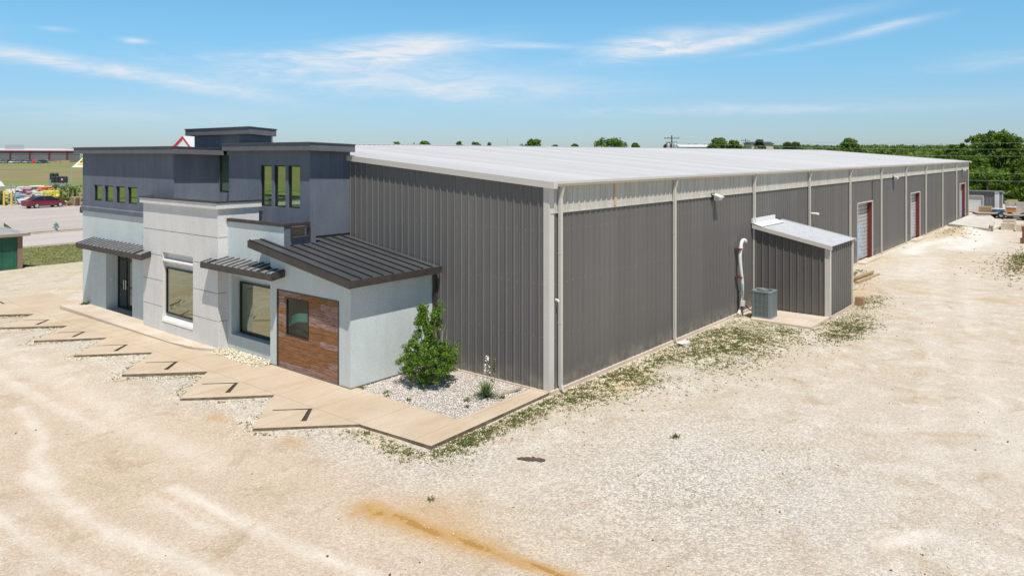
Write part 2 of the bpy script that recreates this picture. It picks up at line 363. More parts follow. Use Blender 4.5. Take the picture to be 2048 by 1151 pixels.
rust = np.maximum.reduce([1.0 * seg([(-7.75, -1.2), (-7.52, -2.2), (-7.47, -3.05), (-7.34, -3.78), (-7.26, -4.85), (-7.18, -5.26), (-7.1, -6.2), (-7.0, -8)], .15),
    .75 * seg([(-7.64, -1.3), (-7.45, -3), (-7.3, -4)], .36), .7 * seg([(-8.03, -1.29), (-7.6, -2.1)], .06), .42 * blob(-7.0, -2.7, .6, 1.1),
    .5 * seg([(24.45, -3.91), (23.95, -5.43), (23.71, -6.55), (23.96, -7.63), (24.33, -9.02), (25, -14)], .22), .5 * blob(-6.95, 5.6, .25, .5), .45 * blob(-6.7, 2.6, .25, .5),
    .95 * blob(40.5, -9.2, 4.5, 1.5), .55 * blob(57, -2, 6, 1.1), .55 * blob(6.2, -.35, .45, .2), .35 * blob(22, -2.5, 3, 1.), .5 * blob(2.2, -1.1, 1.2, .5), .35 * blob(-9, 24, 3, 1)])
weed = np.maximum.reduce([.9 * blob(9.8, -1.6, 4.8, 1.55), .5 * blob(3, -1.2, 2.5, .8), .8 * blob(14, -4.2, 2.4, .7), .35 * blob(20.2, -3.6, 1.8, .6), .75 * seg([(0, -.6), (6, -.9)], .65), .8 * seg([(-4.7, -.5), (0, -.35)], .35),
    .6 * seg([(-5.3, 0), (-5.2, 2)], .3), .5 * blob(58, -1.9, 6, 1), .8 * blob(40, -8, 4, .6), .45 * seg([(19, -.8), (76, -.3)], .35), .25 * blob(25, -1.6, 2.5, .6), .5 * seg([(-2, 33.5), (12, 34)], 1.2), .35 * seg([(-6, 30), (4, 30.5)], .8), .9 * seg([(-3, 36.6), (14, 38)], 1.1), .6 * seg([(0, 34.8), (12, 34.6)], .5)])
lime = np.maximum.reduce([.9 * seg([(64, -1.2), (58, -3.2), (52, -4.4), (45, -3.6)], 1.25), .9 * seg([(52, -3), (45, -.9), (40, -1.5)], .9), .4 * seg([(38, -3), (30, -3.5)], 1.)])
track = np.maximum.reduce([.5 * seg([(-9.9, 10.5), (-10.3, 7.6), (-10.9, 6.3), (-11.1, 4.3)], .18), .6 * seg([(-11.23, 5.6), (-11.32, 4.34), (-11.28, 1.99), (-10.79, -.67), (-10.6, -3)], .2),
    .5 * seg([(-10.15, 2.42), (-9.98, .17)], .13), .7 * seg([(-9.66, 2.45), (-9.55, .95), (-9.43, -.85), (-9.17, -2.65), (-9.1, -3.6), (-9, -7)], .14), .8 * seg([(-2.9, -9.31), (-1.8, -9.95)], .16),
    .22 * seg([(2, -11), (12, -9), (34, -5.5)], .45), .16 * seg([(2, -9.3), (12, -7.6), (34, -4.2)], .4), .5 * seg([(-12.4, 6), (-12.2, 2), (-11.6, -2)], .12), .45 * seg([(-9, 20), (-9.3, 12), (-9.2, 7)], .2), .3 * seg([(-8, 22), (-8.5, 8), (-8.6, 3)], .5)])
coarse = np.maximum.reduce([blob(-2, -5.5, 4.2, 3.2), blob(-5, -.5, 1.8, 1.6), .8 * seg([(-6, 1), (-6, 30)], .9), .8 * blob(5, -2, 6, 1.5)])
rad = np.hypot(XX + 5, YY)
far = np.maximum.reduce([sm(95, 120, XX), sm(60, 72, YY) * 1., sm(34, 46, -XX), sm(55, 70, -YY)])
tan_ = sm(0, 1, np.clip(blob(-9, -4, 4, 9) + blob(-10, 8, 3, 9), 0, 1))
def cattr(name, a, b, c):
    at = me.color_attributes.new(name, 'FLOAT_COLOR', 'POINT')
    at.data.foreach_set('color', np.stack([a, b, c, np.ones_like(a)], -1).reshape(-1).astype('f4'))
cattr('mask1', rust, weed, lime); cattr('mask2', far, coarse, track); cattr('mask3', tan_, tan_, tan_)
ground = bpy.data.objects.new('ground', me); S.collection.objects.link(ground); ground['kind'] = 'structure'
m = mat('gravel_yard', (.6, .5, .4), .95); t = NT(m.node_tree); p = P(m); me.materials.append(m)
co = t.n.new('ShaderNodeTexCoord').outputs['Object']
def attr(nm):
    a = t.n.new('ShaderNodeAttribute'); a.attribute_name = nm; return t.xyz(a.outputs['Color'])
m1 = attr('mask1'); m2 = attr('mask2'); m3 = attr('mask3')
nb = t.noise(co, .16, 6, .6); nm = t.noise(co, 1.3, 8, .65, .4); nf = t.noise(co, 14, 5, .75); nff = t.noise(co, 45, 3, .8)
c = t.mix(t.ramp(nb, .35, .65), (.585, .52, .43), (.555, .465, .355)); c = t.mix(t.ramp(nm, .46, .66, 0, .8), c, (.67, .61, .525))
c = t.mix(t.m('MULTIPLY', m3[0], .55), c, (.60, .455, .315))
c = t.mix(t.ramp(t.noise(co, .8, 8, .7, .6), .50, .32, 0, .75), c, (.46, .345, .225))
c = t.mix(t.m('MULTIPLY', m2[1], .65), c, (.605, .56, .495))
v1 = t.vor(co, 24, 'Color'); vc = t.xyz(v1)[0]; vd = t.vor(co, 24)
spk = t.ramp(vc, 0, 1, .66, 1.24); k = t.m('ADD', .35, t.m('MULTIPLY', m2[1], .65)); spk = t.m('ADD', 1, t.m('MULTIPLY', t.m('SUBTRACT', spk, 1), k))
c = t.mix(1., c, t.comb(spk, spk, spk), 'MULTIPLY')
g = t.ramp(nff, .32, .68, .83, 1.13); c = t.mix(1., c, t.comb(g, g, g), 'MULTIPLY')
g = t.ramp(nf, .3, .7, .90, 1.08); c = t.mix(1., c, t.comb(g, g, g), 'MULTIPLY')
dk = t.ramp(t.noise(co, 11, 4, .7), .66, .72, 0, .6); c = t.mix(dk, c, (.30, .24, .18))
tr = t.m('MULTIPLY', m2[2], t.ramp(nm, .2, .6, .35, 1)); c = t.mix(t.m('MULTIPLY', tr, .95, clamp=True), c, (.80, .735, .65))
rs = t.m('MULTIPLY', m1[0], t.ramp(t.noise(co, 3.2, 6, .7), .25, .55, .7, 1.2), clamp=True); c = t.mix(rs, c, (.50, .285, .085))
c = t.mix(t.ramp(rs, .85, 1.05, 0, .6), c, (.30, .155, .035))
lm = t.m('MULTIPLY', m1[2], t.ramp(nm, .25, .6, .4, 1), clamp=True); c = t.mix(lm, c, (.72, .70, .66))
wd_ = t.m('MULTIPLY', m1[1], t.ramp(t.noise(co, 2.6, 8, .75), .42, .62), clamp=True); c = t.mix(t.m('MULTIPLY', m1[1], .5), c, (.56, .50, .33)); c = t.mix(t.m('MULTIPLY', wd_, .6), c, (.33, .28, .12))
fg = t.mix(t.ramp(t.noise(co, .05, 6, .6), .4, .6), (.16, .23, .035), (.25, .25, .08)); fg = t.mix(t.ramp(t.noise(co, .4, 5, .7), .4, .7, 0, .5), fg, (.10, .17, .03))
c = t.mix(t.ramp(t.m('ADD', m2[0], t.m('MULTIPLY', t.m('SUBTRACT', nm, .5), .5)), .35, .6), c, fg)
t.l.new(c, p.inputs['Base Color'])
h = t.m('ADD', t.m('MULTIPLY', nf, .5), t.m('ADD', t.m('MULTIPLY', vd, t.m('MULTIPLY', -.6, k)), t.m('MULTIPLY', nff, .4)))
t.l.new(t.bump(h, .85, .04), p.inputs['Normal'])

def sheet(name, x0, x1, y0, y1, dz, m, n=1):
    b = MB()
    xs = np.linspace(x0, x1, n + 1); ys = np.linspace(y0, y1, n + 1)
    for i in range(n):
        for j in range(n):
            q = [(xs[i], ys[j]), (xs[i + 1], ys[j]), (xs[i + 1], ys[j + 1]), (xs[i], ys[j + 1])]
            b.quad(*[(a, c, float(terr(a, c)) + dz) for a, c in q])
    return b.build(name, m, kind='structure')
M['road'] = mat('road_concrete', (.50, .455, .43), .9, 0, (.44, .40, .375), .25, 6, (.3, 1.6, 1), fine=.05, fsc=3)
M['lot'] = mat('lot_concrete', (.47, .42, .375), .9, 0, (.40, .355, .315), .15, 7, (.5, 1.5, 1), fine=.06, fsc=2)
M['grass'] = mat('verge_grass', (.15, .17, .045), .95, 0, (.22, .21, .08), 1.2, 8, (1, 1, 1), fine=.25, fsc=7)
m = mat('field_grass', (.1, .1, .1), .95); M['field'] = m; t = NT(m.node_tree); co = t.n.new('ShaderNodeTexCoord').outputs['Object']
q = t.scale(co, (.25, 1.5, 1)); a = t.noise(q, .045, 8, .7); b_ = t.noise(q, .25, 6, .7)
c = t.mix(t.ramp(a, .44, .54), (.16, .235, .04), (.27, .19, .10)); c = t.mix(t.ramp(b_, .4, .65, 0, .7), c, (.12, .165, .04)); c = t.mix(t.ramp(t.noise(q, .12, 5), .55, .7, 0, .6), c, (.33, .25, .16))
t.l.new(c, P(m).inputs['Base Color'])
sheet('road', -130, 75, 49.2, 58.6, .03, M['road'])
sheet('parking_lot', -26, 62, 60.6, 104, .03, M['lot'])
sheet('grass_verge', -60, 40, 38.6, 48.9, .02, M['grass'])
sheet('grass_median', -60, 62, 58.95, 60.3, .03, M['grass'])
sheet('grass_field', -350, 260, 104.6, 326, .10, M['field'], 40)
b = MB(); b.box(-130, 75, 48.95, 49.15, -.075, .06); b.box(-130, 75, 58.65, 58.85, -.075, .06)
b.build('road_kerb', M['concpale'], kind='structure')
# a second road far out on the approach side, with grass beyond
sheet('side_road', -75, -62, -60, 47, .03, M['road'])

# ------------------------------------------------------------------ paths
def polysheet(name, loops, z, th, m, zf=None, sidem=None):
    "flat slab with holes and vertical sides"
    side = []; tri = geometry.tessellate_polygon([[Vector((x, y, 0)) for x, y in l] for l in loops]); flat = [q for l in loops for q in l]
    zz = (lambda x, y: z + (zf(x, y) if zf else 0)); n = len(flat)
    b = MB(); vs = [(x, y, zz(x, y)) for x, y in flat] + [(x, y, zz(x, y) - th) for x, y in flat]
    fs = []
    for tr in tri:
        A, B, C_ = [Vector(vs[k]) for k in tr]; up = (B - A).cross(C_ - A).z > 0
        fs.append(tuple(tr) if up else tuple(tr[::-1]))
    k = 0
    for l in loops:
        for i in range(len(l)): j = (i + 1) % len(l); fs.append((k + i, k + j, k + j + n, k + i + n))
        k += len(l)
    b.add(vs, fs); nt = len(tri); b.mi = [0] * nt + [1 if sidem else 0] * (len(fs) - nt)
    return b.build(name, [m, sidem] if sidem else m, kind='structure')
def refine(l, step=.9):
    out = []
    for (a, c) in zip(l, l[1:] + l[:1]):
        n = max(1, int(math.hypot(c[0] - a[0], c[1] - a[1]) / step)); out += [(a[0] + (c[0] - a[0]) * k / n, a[1] + (c[1] - a[1]) * k / n) for k in range(n)]
    return out
PER = 3.585; zig = [(-4.86, -.18), (-5.03, 2.22)]
for k in range(8):
    dx = -.035 * k
    zig += [(-6.88 + dx, 4.03 + PER * k), (-5.08 + dx, 5.86 + PER * k)]
zig = [q for q in zig if q[1] < 28.2]
outer = zig + [(-5.3, 28.6), (-3.0, 28.6), (-3.25, 24.15), (-4.16, 24.15), (-4.16, 12.6), (-3.93, 11.6), (-3.93, 8.75), (-3.42, 8.55), (-3.42, 4.62), (-3.22, 4.58), (-3.22, .56), (-.03, .6), (-.03, -.02)]
holes = []
for k in range(6):
    ax_, ay = -5.06 - .035 * k, 4.1 + PER * k; q = [(ax_, ay), (ax_ - .74, ay + .72), (ax_ - .79, ay + .67), (ax_ - .14, ay + .01), (ax_ - .77, ay - .57), (ax_ - .67, ay - .67)]
    holes.append([q[0], q[5], q[4], q[3], q[2], q[1]])
m = M['conc']; t = NT(m.node_tree); p = P(m); co = t.n.new('ShaderNodeTexCoord').outputs['Object']; X = t.xyz(co)
def line(coord, per, off, wd=.012):
    f = t.m('FRACT', t.m('DIVIDE', t.m('ADD', coord, off), per)); return t.m('LESS_THAN', f, wd / per)
jn = t.m('MAXIMUM', line(X[1], PER / 2, PER * 4 + 1.38), t.m('LESS_THAN', t.m('ABSOLUTE', t.m('ADD', X[0], 5.02)), .007))
old = p.inputs['Base Color'].links[0].from_socket
st = t.ramp(t.noise(t.scale(co, (.7, 2., 1)), .9, 7, .7), .45, .68, 0, .6); old = t.mix(st, old, (.44, .325, .20))
old = t.mix(t.ramp(t.noise(co, 1.7, 4, .6), .68, .8, 0, .35), old, (.36, .25, .15))
t.l.new(t.mix(t.m('MULTIPLY', jn, .8), old, (.22, .15, .10)), p.inputs['Base Color'])
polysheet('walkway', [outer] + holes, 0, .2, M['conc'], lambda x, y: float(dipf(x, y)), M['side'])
for k in range(6):
    y = 4.1 + PER * k; x = -5.06 - .035 * k; polysheet('slot_bed', [[(x + .06, y), (x - .72, y + .78), (x - .86, y + .6), (x - .2, y), (x - .81, y - .52), (x - .6, y - .7)][::-1]], -.05, .02, M['soil'], lambda x, y: float(dipf(-5, y)))
polysheet('entrance_slab', [refine([(-3.0, 12.0), (-3.55, 11.62), (-3.95, 12.55), (-4.14, 14), (-4.14, 24.1), (-2.3, 24.1), (-2.3, 12.0)], 3)], .004, .3, M['concpale'])
polysheet('equipment_pad', [[(12.75, -3.3), (15.1, -3.3), (15.1, -.05), (12.75, -.9)]], .02, .15, M['concpale'])
polysheet('loading_ramp', [[(63.5, -.1), (76.5, -.1), (76.5, -2.2), (64.5, -4.3), (60.5, -3.9)]], .16, .35, mat('dusty_concrete', (.60, .57, .52), .9, 0, (.48, .44, .39), 1.0, 6))

# ------------------------------------------------------------------ warehouse
XE, YE, SL = 76.79, 30.6, 1.24 / 15.3
rz = lambda y: 5.96 + SL * min(y, YE - y)
wh = empty('warehouse', 'very long charcoal ribbed metal warehouse with beige trim, downspouts and a white metal roof', 'warehouse', (0, 0, 0))
doors = [(32.3, 35.9), (47.65, 51.1), (70.95, 74.5)]
b = MB(); ribbed(b, (0, 0, 0), (1, 0, 0), (0, -1, 0), XE, .02, 5.1, .26, cut=doors)
for a, c in doors:
    bb = MB(); ribbed(bb, (a, 0, 0), (1, 0, 0), (0, -1, 0), c - a, 3.65, 5.1, .1); b.add(bb.v, bb.f)
b.build('side_wall', M['panelx'], wh)
b = MB(); ribbed(b, (0, -.012, 0), (1, 0, 0), (0, -1, 0), XE, 5.1, 5.9, .26, major=.034); b.box(.02, XE, -.055, .0, 5.075, 5.1)
b.build('upper_wall_band', M['upper'], wh)
b = MB(); ribbed(b, (0, YE, 0), (0, -1, 0), (-1, 0, 0), YE, .02, lambda q: rz(YE - q) - .06, start=(YE - .367) % .3048)
b.quad((XE, 0, 0), (XE, YE, 0), (XE, YE, 5.9), (XE, 0, 5.9)); b.add([(XE, 0, 5.9), (XE, YE, 5.9), (XE, YE / 2, 7.15)], [(0, 1, 2)]); b.quad((0, YE, 0), (XE, YE, 0), (XE, YE, 5.9), (0, YE, 5.9))
b.build('gable_wall', M['panely'], wh)
# roof: ribs run up both slopes
b = MB()
for sgn in (0, 1):
    pts = [(-.12, 0.)]; k = 0
    while True:
        x0 = .1 + .3048 * k
        if x0 > XE: break
        pts += [(x0 - .04, 0), (x0 - .017, .032), (x0 + .017, .032), (x0 + .04, 0)]; k += 1
    pts.append((XE + .12, 0)); base_ = len(b.v)
    ya, yb = (-.2, YE / 2) if not sgn else (YE + .2, YE / 2)
    for x, h in pts: b.v += [(x, ya, rz(-.2) + h), (x, yb, rz(YE / 2) + h)]
    for i in range(len(pts) - 1):
        q = (base_ + 2 * i, base_ + 2 * i + 2, base_ + 2 * i + 3, base_ + 2 * i + 1); b.f.append(q if not sgn else q[::-1]); b.mi.append(0)
b.build('roof', M['roof'], wh)
b = MB(); b.prism([(0, YE / 2 - .16, rz(YE / 2) + .028), (0, YE / 2, rz(YE / 2) + .055), (0, YE / 2 + .16, rz(YE / 2) + .028), (0, YE / 2, rz(YE / 2) + .02)], (-.1, 0, 0), (XE + .1, 0, 0)); b.build('ridge_cap', M['roof'], wh)
b = MB(); b.prism([(0, 0, 5.86), (0, -.19, 5.85), (0, -.275, 5.93), (0, -.275, 6.0), (0, -.225, 6.0), (0, -.2, 5.95), (0, 0, 5.95)], (-.14, 0, 0), (XE + .14, 0, 0)); b.build('eave_gutter', M['trim'], wh)
for (xa, xb) in ((-.16, .03), (XE - .03, XE + .16)):
    for ya, yb in ((-.28, YE / 2), (YE / 2, YE + .28)):
        b = MB(); za, zb = rz(ya) + .05, rz(yb) + .05
        b.slab([(xa, ya, za), (xb, ya, za), (xb, yb, zb), (xa, yb, zb)], .19)
        b.build('rake_trim', M['trim'], wh)
b = MB(); b.box(-.035, .20, -.037, 0, 0.0, 5.9); b.box(-.04, -.002, 0, .17, 0.0, 5.88); b.build('corner_trim', M['trim'], wh)
b = MB(); b.box(XE - .2, XE + .04, -.04, -.002, 0, 5.9); b.build('corner_trim', M['trim'], wh)
b = MB(); b.box(-.02, XE, -.085, -.004, -.3, .022); b.box(-.075, -.004, -.02, 4.55, -.3, .022); b.build('base_curb', M['concpale'], wh)
for k in range(10):
    x = -.068 + 7.62 * k if k else .43
    b = MB(); b.box(x - .047, x + .047, -.145, -.045, .14, 5.5)
    b.prism([(-.047, -.145, 5.5), (.047, -.145, 5.5), (.047, -.045, 5.5), (-.047, -.045, 5.5)], (x, 0, 0), (x, -.09, .37))
    b.prism([(-.047, -.145, .14), (.047, -.145, .14), (.047, -.045, .14), (-.047, -.045, .14)], (x, 0, 0), (x, -.05, -.14))
    for z in (1.9, 3.9): b.box(x - .053, x + .053, -.15, -.03, z, z + .02)
    b.build('downspout', M['trim'], wh)
MB().box(3.48, 3.58, -.05, -.012, 5.13, 5.86).build('stained_strip', M['rust'], wh)['label'] = 'orange stained strip on the beige band'
for i, (a, c) in enumerate(doors):
    dr = empty_part('roller_door', wh); b = MB(); n = 15; dz = 3.62 / n
    for k in range(n):
        b.box(a + .02, c - .05, .28, .33, .03 + k * dz, .03 + (k + 1) * dz - .03); 
    b.build('door_slats', M['doorw'], dr)
    MB().box(a + .02, c - .05, .335, .35, 0, 3.64).build('door_backing', M['doorgap'], dr)
    b = MB(); b.box(c - .045, c, .0, .40, 0, 3.65); b.box(a, a + .03, .0, .3, 0, 3.65); b.box(a + .03, c - .045, .0, .3, 3.60, 3.65); b.build('door_jamb', M['redox'], dr)
    b = MB(); b.box(c, c + .07, -.055, -.0, 0, 3.72); b.box(a - .07, a, -.055, -.0, 0, 3.72); b.box(a, c, -.055, -.0, 3.65, 3.72); b.build('door_trim', M['trim'], dr)
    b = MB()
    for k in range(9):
        b.box(a + 1.0 + .02 * (k % 2), a + (2.25, 2.6, 3.3)[i] - .04 * (k % 3), .265, .275, .15 + k * .235, .15 + k * .235 + .19)  # mottled blue strips set just in front of the door slats
    if i != 1: b.build('blue_strips', mat('blue_mottle', (.20, .33, .52), .4, 0, (.42, .52, .62), 3), dr)
    else: b.build('blue_strips', mat('pale_blue_mottle', (.36, .42, .50), .4, 0, (.5, .5, .5), 2), dr)
    MB().box(c - .75, c - .6, .25, .28, 1.7, 1.95).build('door_handle', M['galv'], dr)
    MB().box(a - .1, c + .1, -.5, -.09, -.2, .03).build('door_sill', M['concpale'], dr)
for x in (11.0, 41.66, 72.2):
    L = empty_part('wall_light', wh); b = MB(); b.box(x - .16, x - .05, -.13, -.02, 4.92, 5.22); b.build('light_box', M['bronze'], L)
    b = MB(); b.prism([(-.2, -.08, 5.2), (.22, -.08, 5.2), (.22, -.40, 5.08), (-.2, -.40, 5.08)], (x, 0, 0), (x, 0, -.04)); b.prism([(-.15, -.1, 5.15), (-.15, -.38, 5.05), (-.15, -.3, 4.93), (-.15, -.1, 4.93)], (x, 0, 0), (x + .33, 0, 0)); b.build('lens', M['whitepl'], L)
b = MB(); b.tube([(23.4, 0, 3.62), (23.4, -.25, 3.62), (23.5, -.32, 3.6)], .07, 10); b.build('vent_elbow', M['whitepl'], wh)
b = MB(); b.tube([(.26, -.05, 2.6), (.26, -.12, 2.6), (.27, -.14, 2.55)], .035, 8); b.build('vent_stub', M['whitepl'], wh)

# ------------------------------------------------------------------ equipment shed against the wall
sx0, sx1, sy = 15.15, 18.6, -3.27
sh = empty('lean_to_shed', 'small charcoal ribbed lean-to shed with a sloping white roof against the long warehouse wall', 'shed', (sx0, sy, 0))
zt_ = lambda y: 2.93 + (y - sy) * .205
b = MB(); ribbed(b, (sx0, -.06, 0), (0, -1, 0), (-1, 0, 0), -sy - .06, .03, lambda q: zt_(-.06 - q), start=.1); b.build('side_wall', M['panel'], sh)
b = MB(); ribbed(b, (sx0, sy, 0), (1, 0, 0), (0, -1, 0), sx1 - sx0, .03, 2.93, start=.12); b.quad((sx1, sy, 0), (sx1, -.06, 0), (sx1, -.06, zt_(0)), (sx1, sy, 2.93)); b.build('front_wall', M['panel'], sh)
b = MB(); b.box(sx0 - .05, sx0 - .003, sy - .05, sy + .16, 0, 2.9); b.box(sx0 - .003, sx0 + .14, sy - .05, sy - .003, 0, 2.9); b.build('corner_trim', M['trim'], sh); b = MB(); b.box(sx1 - .12, sx1 + .03, sy - .05, sy + .05, 0, 2.9); b.build('corner_trim', M['trim'], sh)
b = MB(); pts = [(sx0 - .12, 0.)]
for k in range(18):
    x = sx0 + .02 + k * .205; pts += [(x - .03, 0), (x - .013, .028), (x + .013, .028), (x + .03, 0)] if x < sx1 + .05 else []
pts.append((sx1 + .12, 0.)); bs = len(b.v)
for x, h in pts: b.v += [(x, sy - .14, zt_(sy - .14) + .05 + h), (x, -.1, zt_(-.1) + .05 + h)]
for i in range(len(pts) - 1): b.f.append((bs + 2 * i, bs + 2 * i + 2, bs + 2 * i + 3, bs + 2 * i + 1)); b.mi.append(0)
b.build('roof', mat('shed_roof_metal', (.54, .55, .575), .4, 0, (.47, .48, .50), 3), sh)
b = MB(); b.slab([(sx0 - .16, sy - .15, zt_(sy) + .04), (sx0 - .09, sy - .15, zt_(sy) + .04), (sx0 - .09, -.06, zt_(0) + .075), (sx0 - .16, -.06, zt_(0) + .075)], .17); b.build('rake_trim', M['trim'], sh); b = MB()
b.slab([(sx1 + .09, sy - .15, zt_(sy) + .04), (sx1 + .14, sy - .15, zt_(sy) + .04), (sx1 + .14, -.06, zt_(0) + .075), (sx1 + .09, -.06, zt_(0) + .075)], .12)
b.build('rake_trim', M['trim'], sh)
b = MB(); b.quad((sx0 - .17, -.5, zt_(-.5) + .1), (sx1 - .7, -.5, zt_(-.5) + .1), (sx1 - .7, -.1, zt_(-.1) + .15), (sx0 - .17, -.1, zt_(-.1) + .15)); b.slab([(sx0 - .17, -.12, zt_(0) + .33), (sx1 - .9, -.12, zt_(0) + .33), (sx1 - .9, -.04, zt_(0) + .33), (sx0 - .17, -.04, zt_(0) + .33)], .22)
b.build('wall_flashing', M['whitemet'], sh)
MB().box(sx0, sx1 + .02, sy - .09, sy - .055, -.2, .05).build('base_curb', M['concpale'], sh)

# ------------------------------------------------------------------ air conditioner, pipe, small things near the shed
ac = empty('air_conditioner', 'grey green outdoor air conditioning unit on a concrete pad beside the lean-to shed', 'air conditioner', (13.55, -1.15, .02))
def rrect(cx, cy, hx, hy, r, n=4):
    out = []
    for (sx_, sy_, a0) in ((1, 1, 0), (-1, 1, 90), (-1, -1, 180), (1, -1, 270)):
        for k in range(n + 1): a = R(a0 + 90 * k / n); out.append((cx + sx_ * (hx - r) + r * math.cos(a), cy + sy_ * (hy - r) + r * math.sin(a)))
    return out
b = MB(); b.prism([(x, y, 0) for x, y in rrect(13.55, -1.15, .385, .385, .09)], (0, 0, .06), (0, 0, 1.06)); b.build('coil', M['acdark'], ac)
b = MB()
for q in rrect(13.55, -1.15, .40, .40, .1, 6):
    b.box(q[0] - .014, q[0] + .014, q[1] - .014, q[1] + .014, .06, 1.06)
for k in range(12):
    s_ = -.3 + k * .055; 
    for yy in (-1.55, -.75): b.box(13.55 + s_ - .012, 13.55 + s_ + .012, yy - .008, yy + .008, .06, 1.06)
    for xx in (13.15, 13.95): b.box(xx - .008, xx + .008, -1.15 + s_ - .012, -1.15 + s_ + .012, .06, 1.06)
for z in (.3, .55, .8): b.prism([(x, y, 0) for x, y in rrect(13.55, -1.15, .405, .405, .1)], (0, 0, z), (0, 0, z + .015), False)
b.build('side_grille', M['acbody'], ac)
b = MB(); b.prism([(x, y, 0) for x, y in rrect(13.55, -1.15, .42, .42, .1)], (0, 0, 1.06), (0, 0, 1.12)); b.build('top_casing', M['acbody'], ac); b = MB(); b.prism([(x, y, 0) for x, y in rrect(13.55, -1.15, .42, .42, .1)], (0, 0, .02), (0, 0, .07)); b.build('base_casing', M['acbody'], ac)
b = MB(); b.prism([(13.55 + .33 * math.cos(a), -1.15 + .33 * math.sin(a), 0) for a in np.linspace(0, 6.28, 25)[:-1]], (0, 0, 1.12), (0, 0, 1.125)); b.build('fan_opening', M['black'], ac)
b = MB()
for r_ in (.08, .15, .22, .29): b.tube([(13.55 + r_ * math.cos(a), -1.15 + r_ * math.sin(a), 1.14) for a in np.linspace(0, 2 * math.pi, 25)], .006, 4, False)
for k in range(8): a = k * math.pi / 4; b.tube([(13.55, -1.15, 1.145), (13.55 + .33 * math.cos(a), -1.15 + .33 * math.sin(a), 1.13)], .006, 4)
b.build('fan_guard', M['acbody'], ac)
cb = empty('conduit_post', 'thin upright conduit with a pale cap between the white pipe and the air conditioner', 'conduit', (13.25, -.35, 0))
MB().tube([(13.25, -.35, -.05), (13.25, -.35, 1.05)], .018, 6).build('conduit', M['rubber'], cb)
MB().tube([(13.25, -.35, 1.05), (13.25, -.35, 1.32)], .05, 10).build('cap', mat('teal_cap', (.35, .5, .48), .5), cb)
MB().box(13.12, 13.32, -.42, -.3, .4, .62).build('junction_box', M['whitepl'], cb)
b = MB(); b.tube([(13.3, -.38, .5), (13.35, -.6, .25), (13.3, -.8, .2)], .02, 6); b.tube([(13.2, -.3, .4), (13.05, -.4, .05), (13.2, -.7, .06), (13.3, -.9, .3)], .025, 6); b.build('cable', M['black'], cb)
pp = empty('wall_pipe', 'white plastic downpipe bowed along the warehouse wall with a hooked top', 'pipe', (13.2, -.2, 0))
pts = [(13.05, -.24, .05), (13.12, -.24, .12), (13.32, -.24, .28), (13.42, -.24, .6), (13.40, -.26, 1.3), (13.30, -.24, 1.9), (13.26, -.22, 2.4), (13.33, -.22, 2.8), (13.42, -.22, 3.02), (13.6, -.22, 3.12), (13.8, -.22, 3.06)]
fine_ = []
for i in range(len(pts) - 1):
    P0, P1, P2, P3 = [Vector(pts[max(0, min(len(pts) - 1, i + k))]) for k in (-1, 0, 1, 2)]
    for s_ in np.linspace(0, 1, 5)[:-1]: fine_.append(.5 * ((2 * P1) + (P2 - P0) * s_ + (2 * P0 - 5 * P1 + 4 * P2 - P3) * s_ ** 2 + (3 * P1 - P0 - 3 * P2 + P3) * s_ ** 3))
fine_.append(Vector(pts[-1])); MB().tube(fine_, .075, 10).build('pipe', M['whitepl'], pp, smooth=True)
b = MB(); b.tube([(13.32, -.22, 2.72), (13.36, -.22, 2.86)], .095, 10); b.build('elbow_collar', M['whitepl'], pp); b = MB(); b.tube([(13.72, -.22, 3.1), (13.84, -.22, 3.04)], .095, 10); b.build('elbow_collar', M['whitepl'], pp)
for z, x in ((1.55, 13.36), (2.75, 13.32)): MB().box(x - .16, x + .1, -.31, -.02, z, z + .05).build('pipe_strap', M['redox'], pp)
b = MB(); b.slab([(12.93, -.3, .02), (13.2, -.3, .02), (13.2, -.05, .02), (12.93, -.05, .02)], .12); b.tube([(13.05, -.24, -.1), (13.05, -.24, .12)], .06, 8); b.build('drain_base', M['woodgrey'], pp)
b = MB(); b.box(18.9, 19.25, -3.65, -3.3, -.08, .28); o = b.build('cardboard_box', M['card']); tag(o, 'brown cardboard box on the ground by the far corner of the lean-to shed', 'box')
lp = empty('beam_stack', 'pale timber beams lying on the gravel behind the lean-to shed', 'timber', (26.5, -1.7, 0))
for k, (dy, z) in enumerate(((0, -.08), (.34, -.08), (.3, .04))):
    MB().prism([(25.0, -1.9 + dy, z), (25.0, -1.76 + dy, z), (25.0, -1.76 + dy, z + .12), (25.0, -1.9 + dy, z + .12)], (0, 0, 0), (3.6, -.25, 0)).build('beam', M['wood'], lp)
b = MB(); b.box(7.35, 7.75, -.62, -.42, -.08, .02); b.prism([(7.3, -.55, 0), (7.3, -.3, 0), (7.35, -.3, .05), (7.35, -.55, .05)], (0, 0, 0), (.5, 0, -.03)); o = b.build('splash_block', M['whitepl']); tag(o, 'small pale splash block on the gravel under the second downspout', 'splash block')

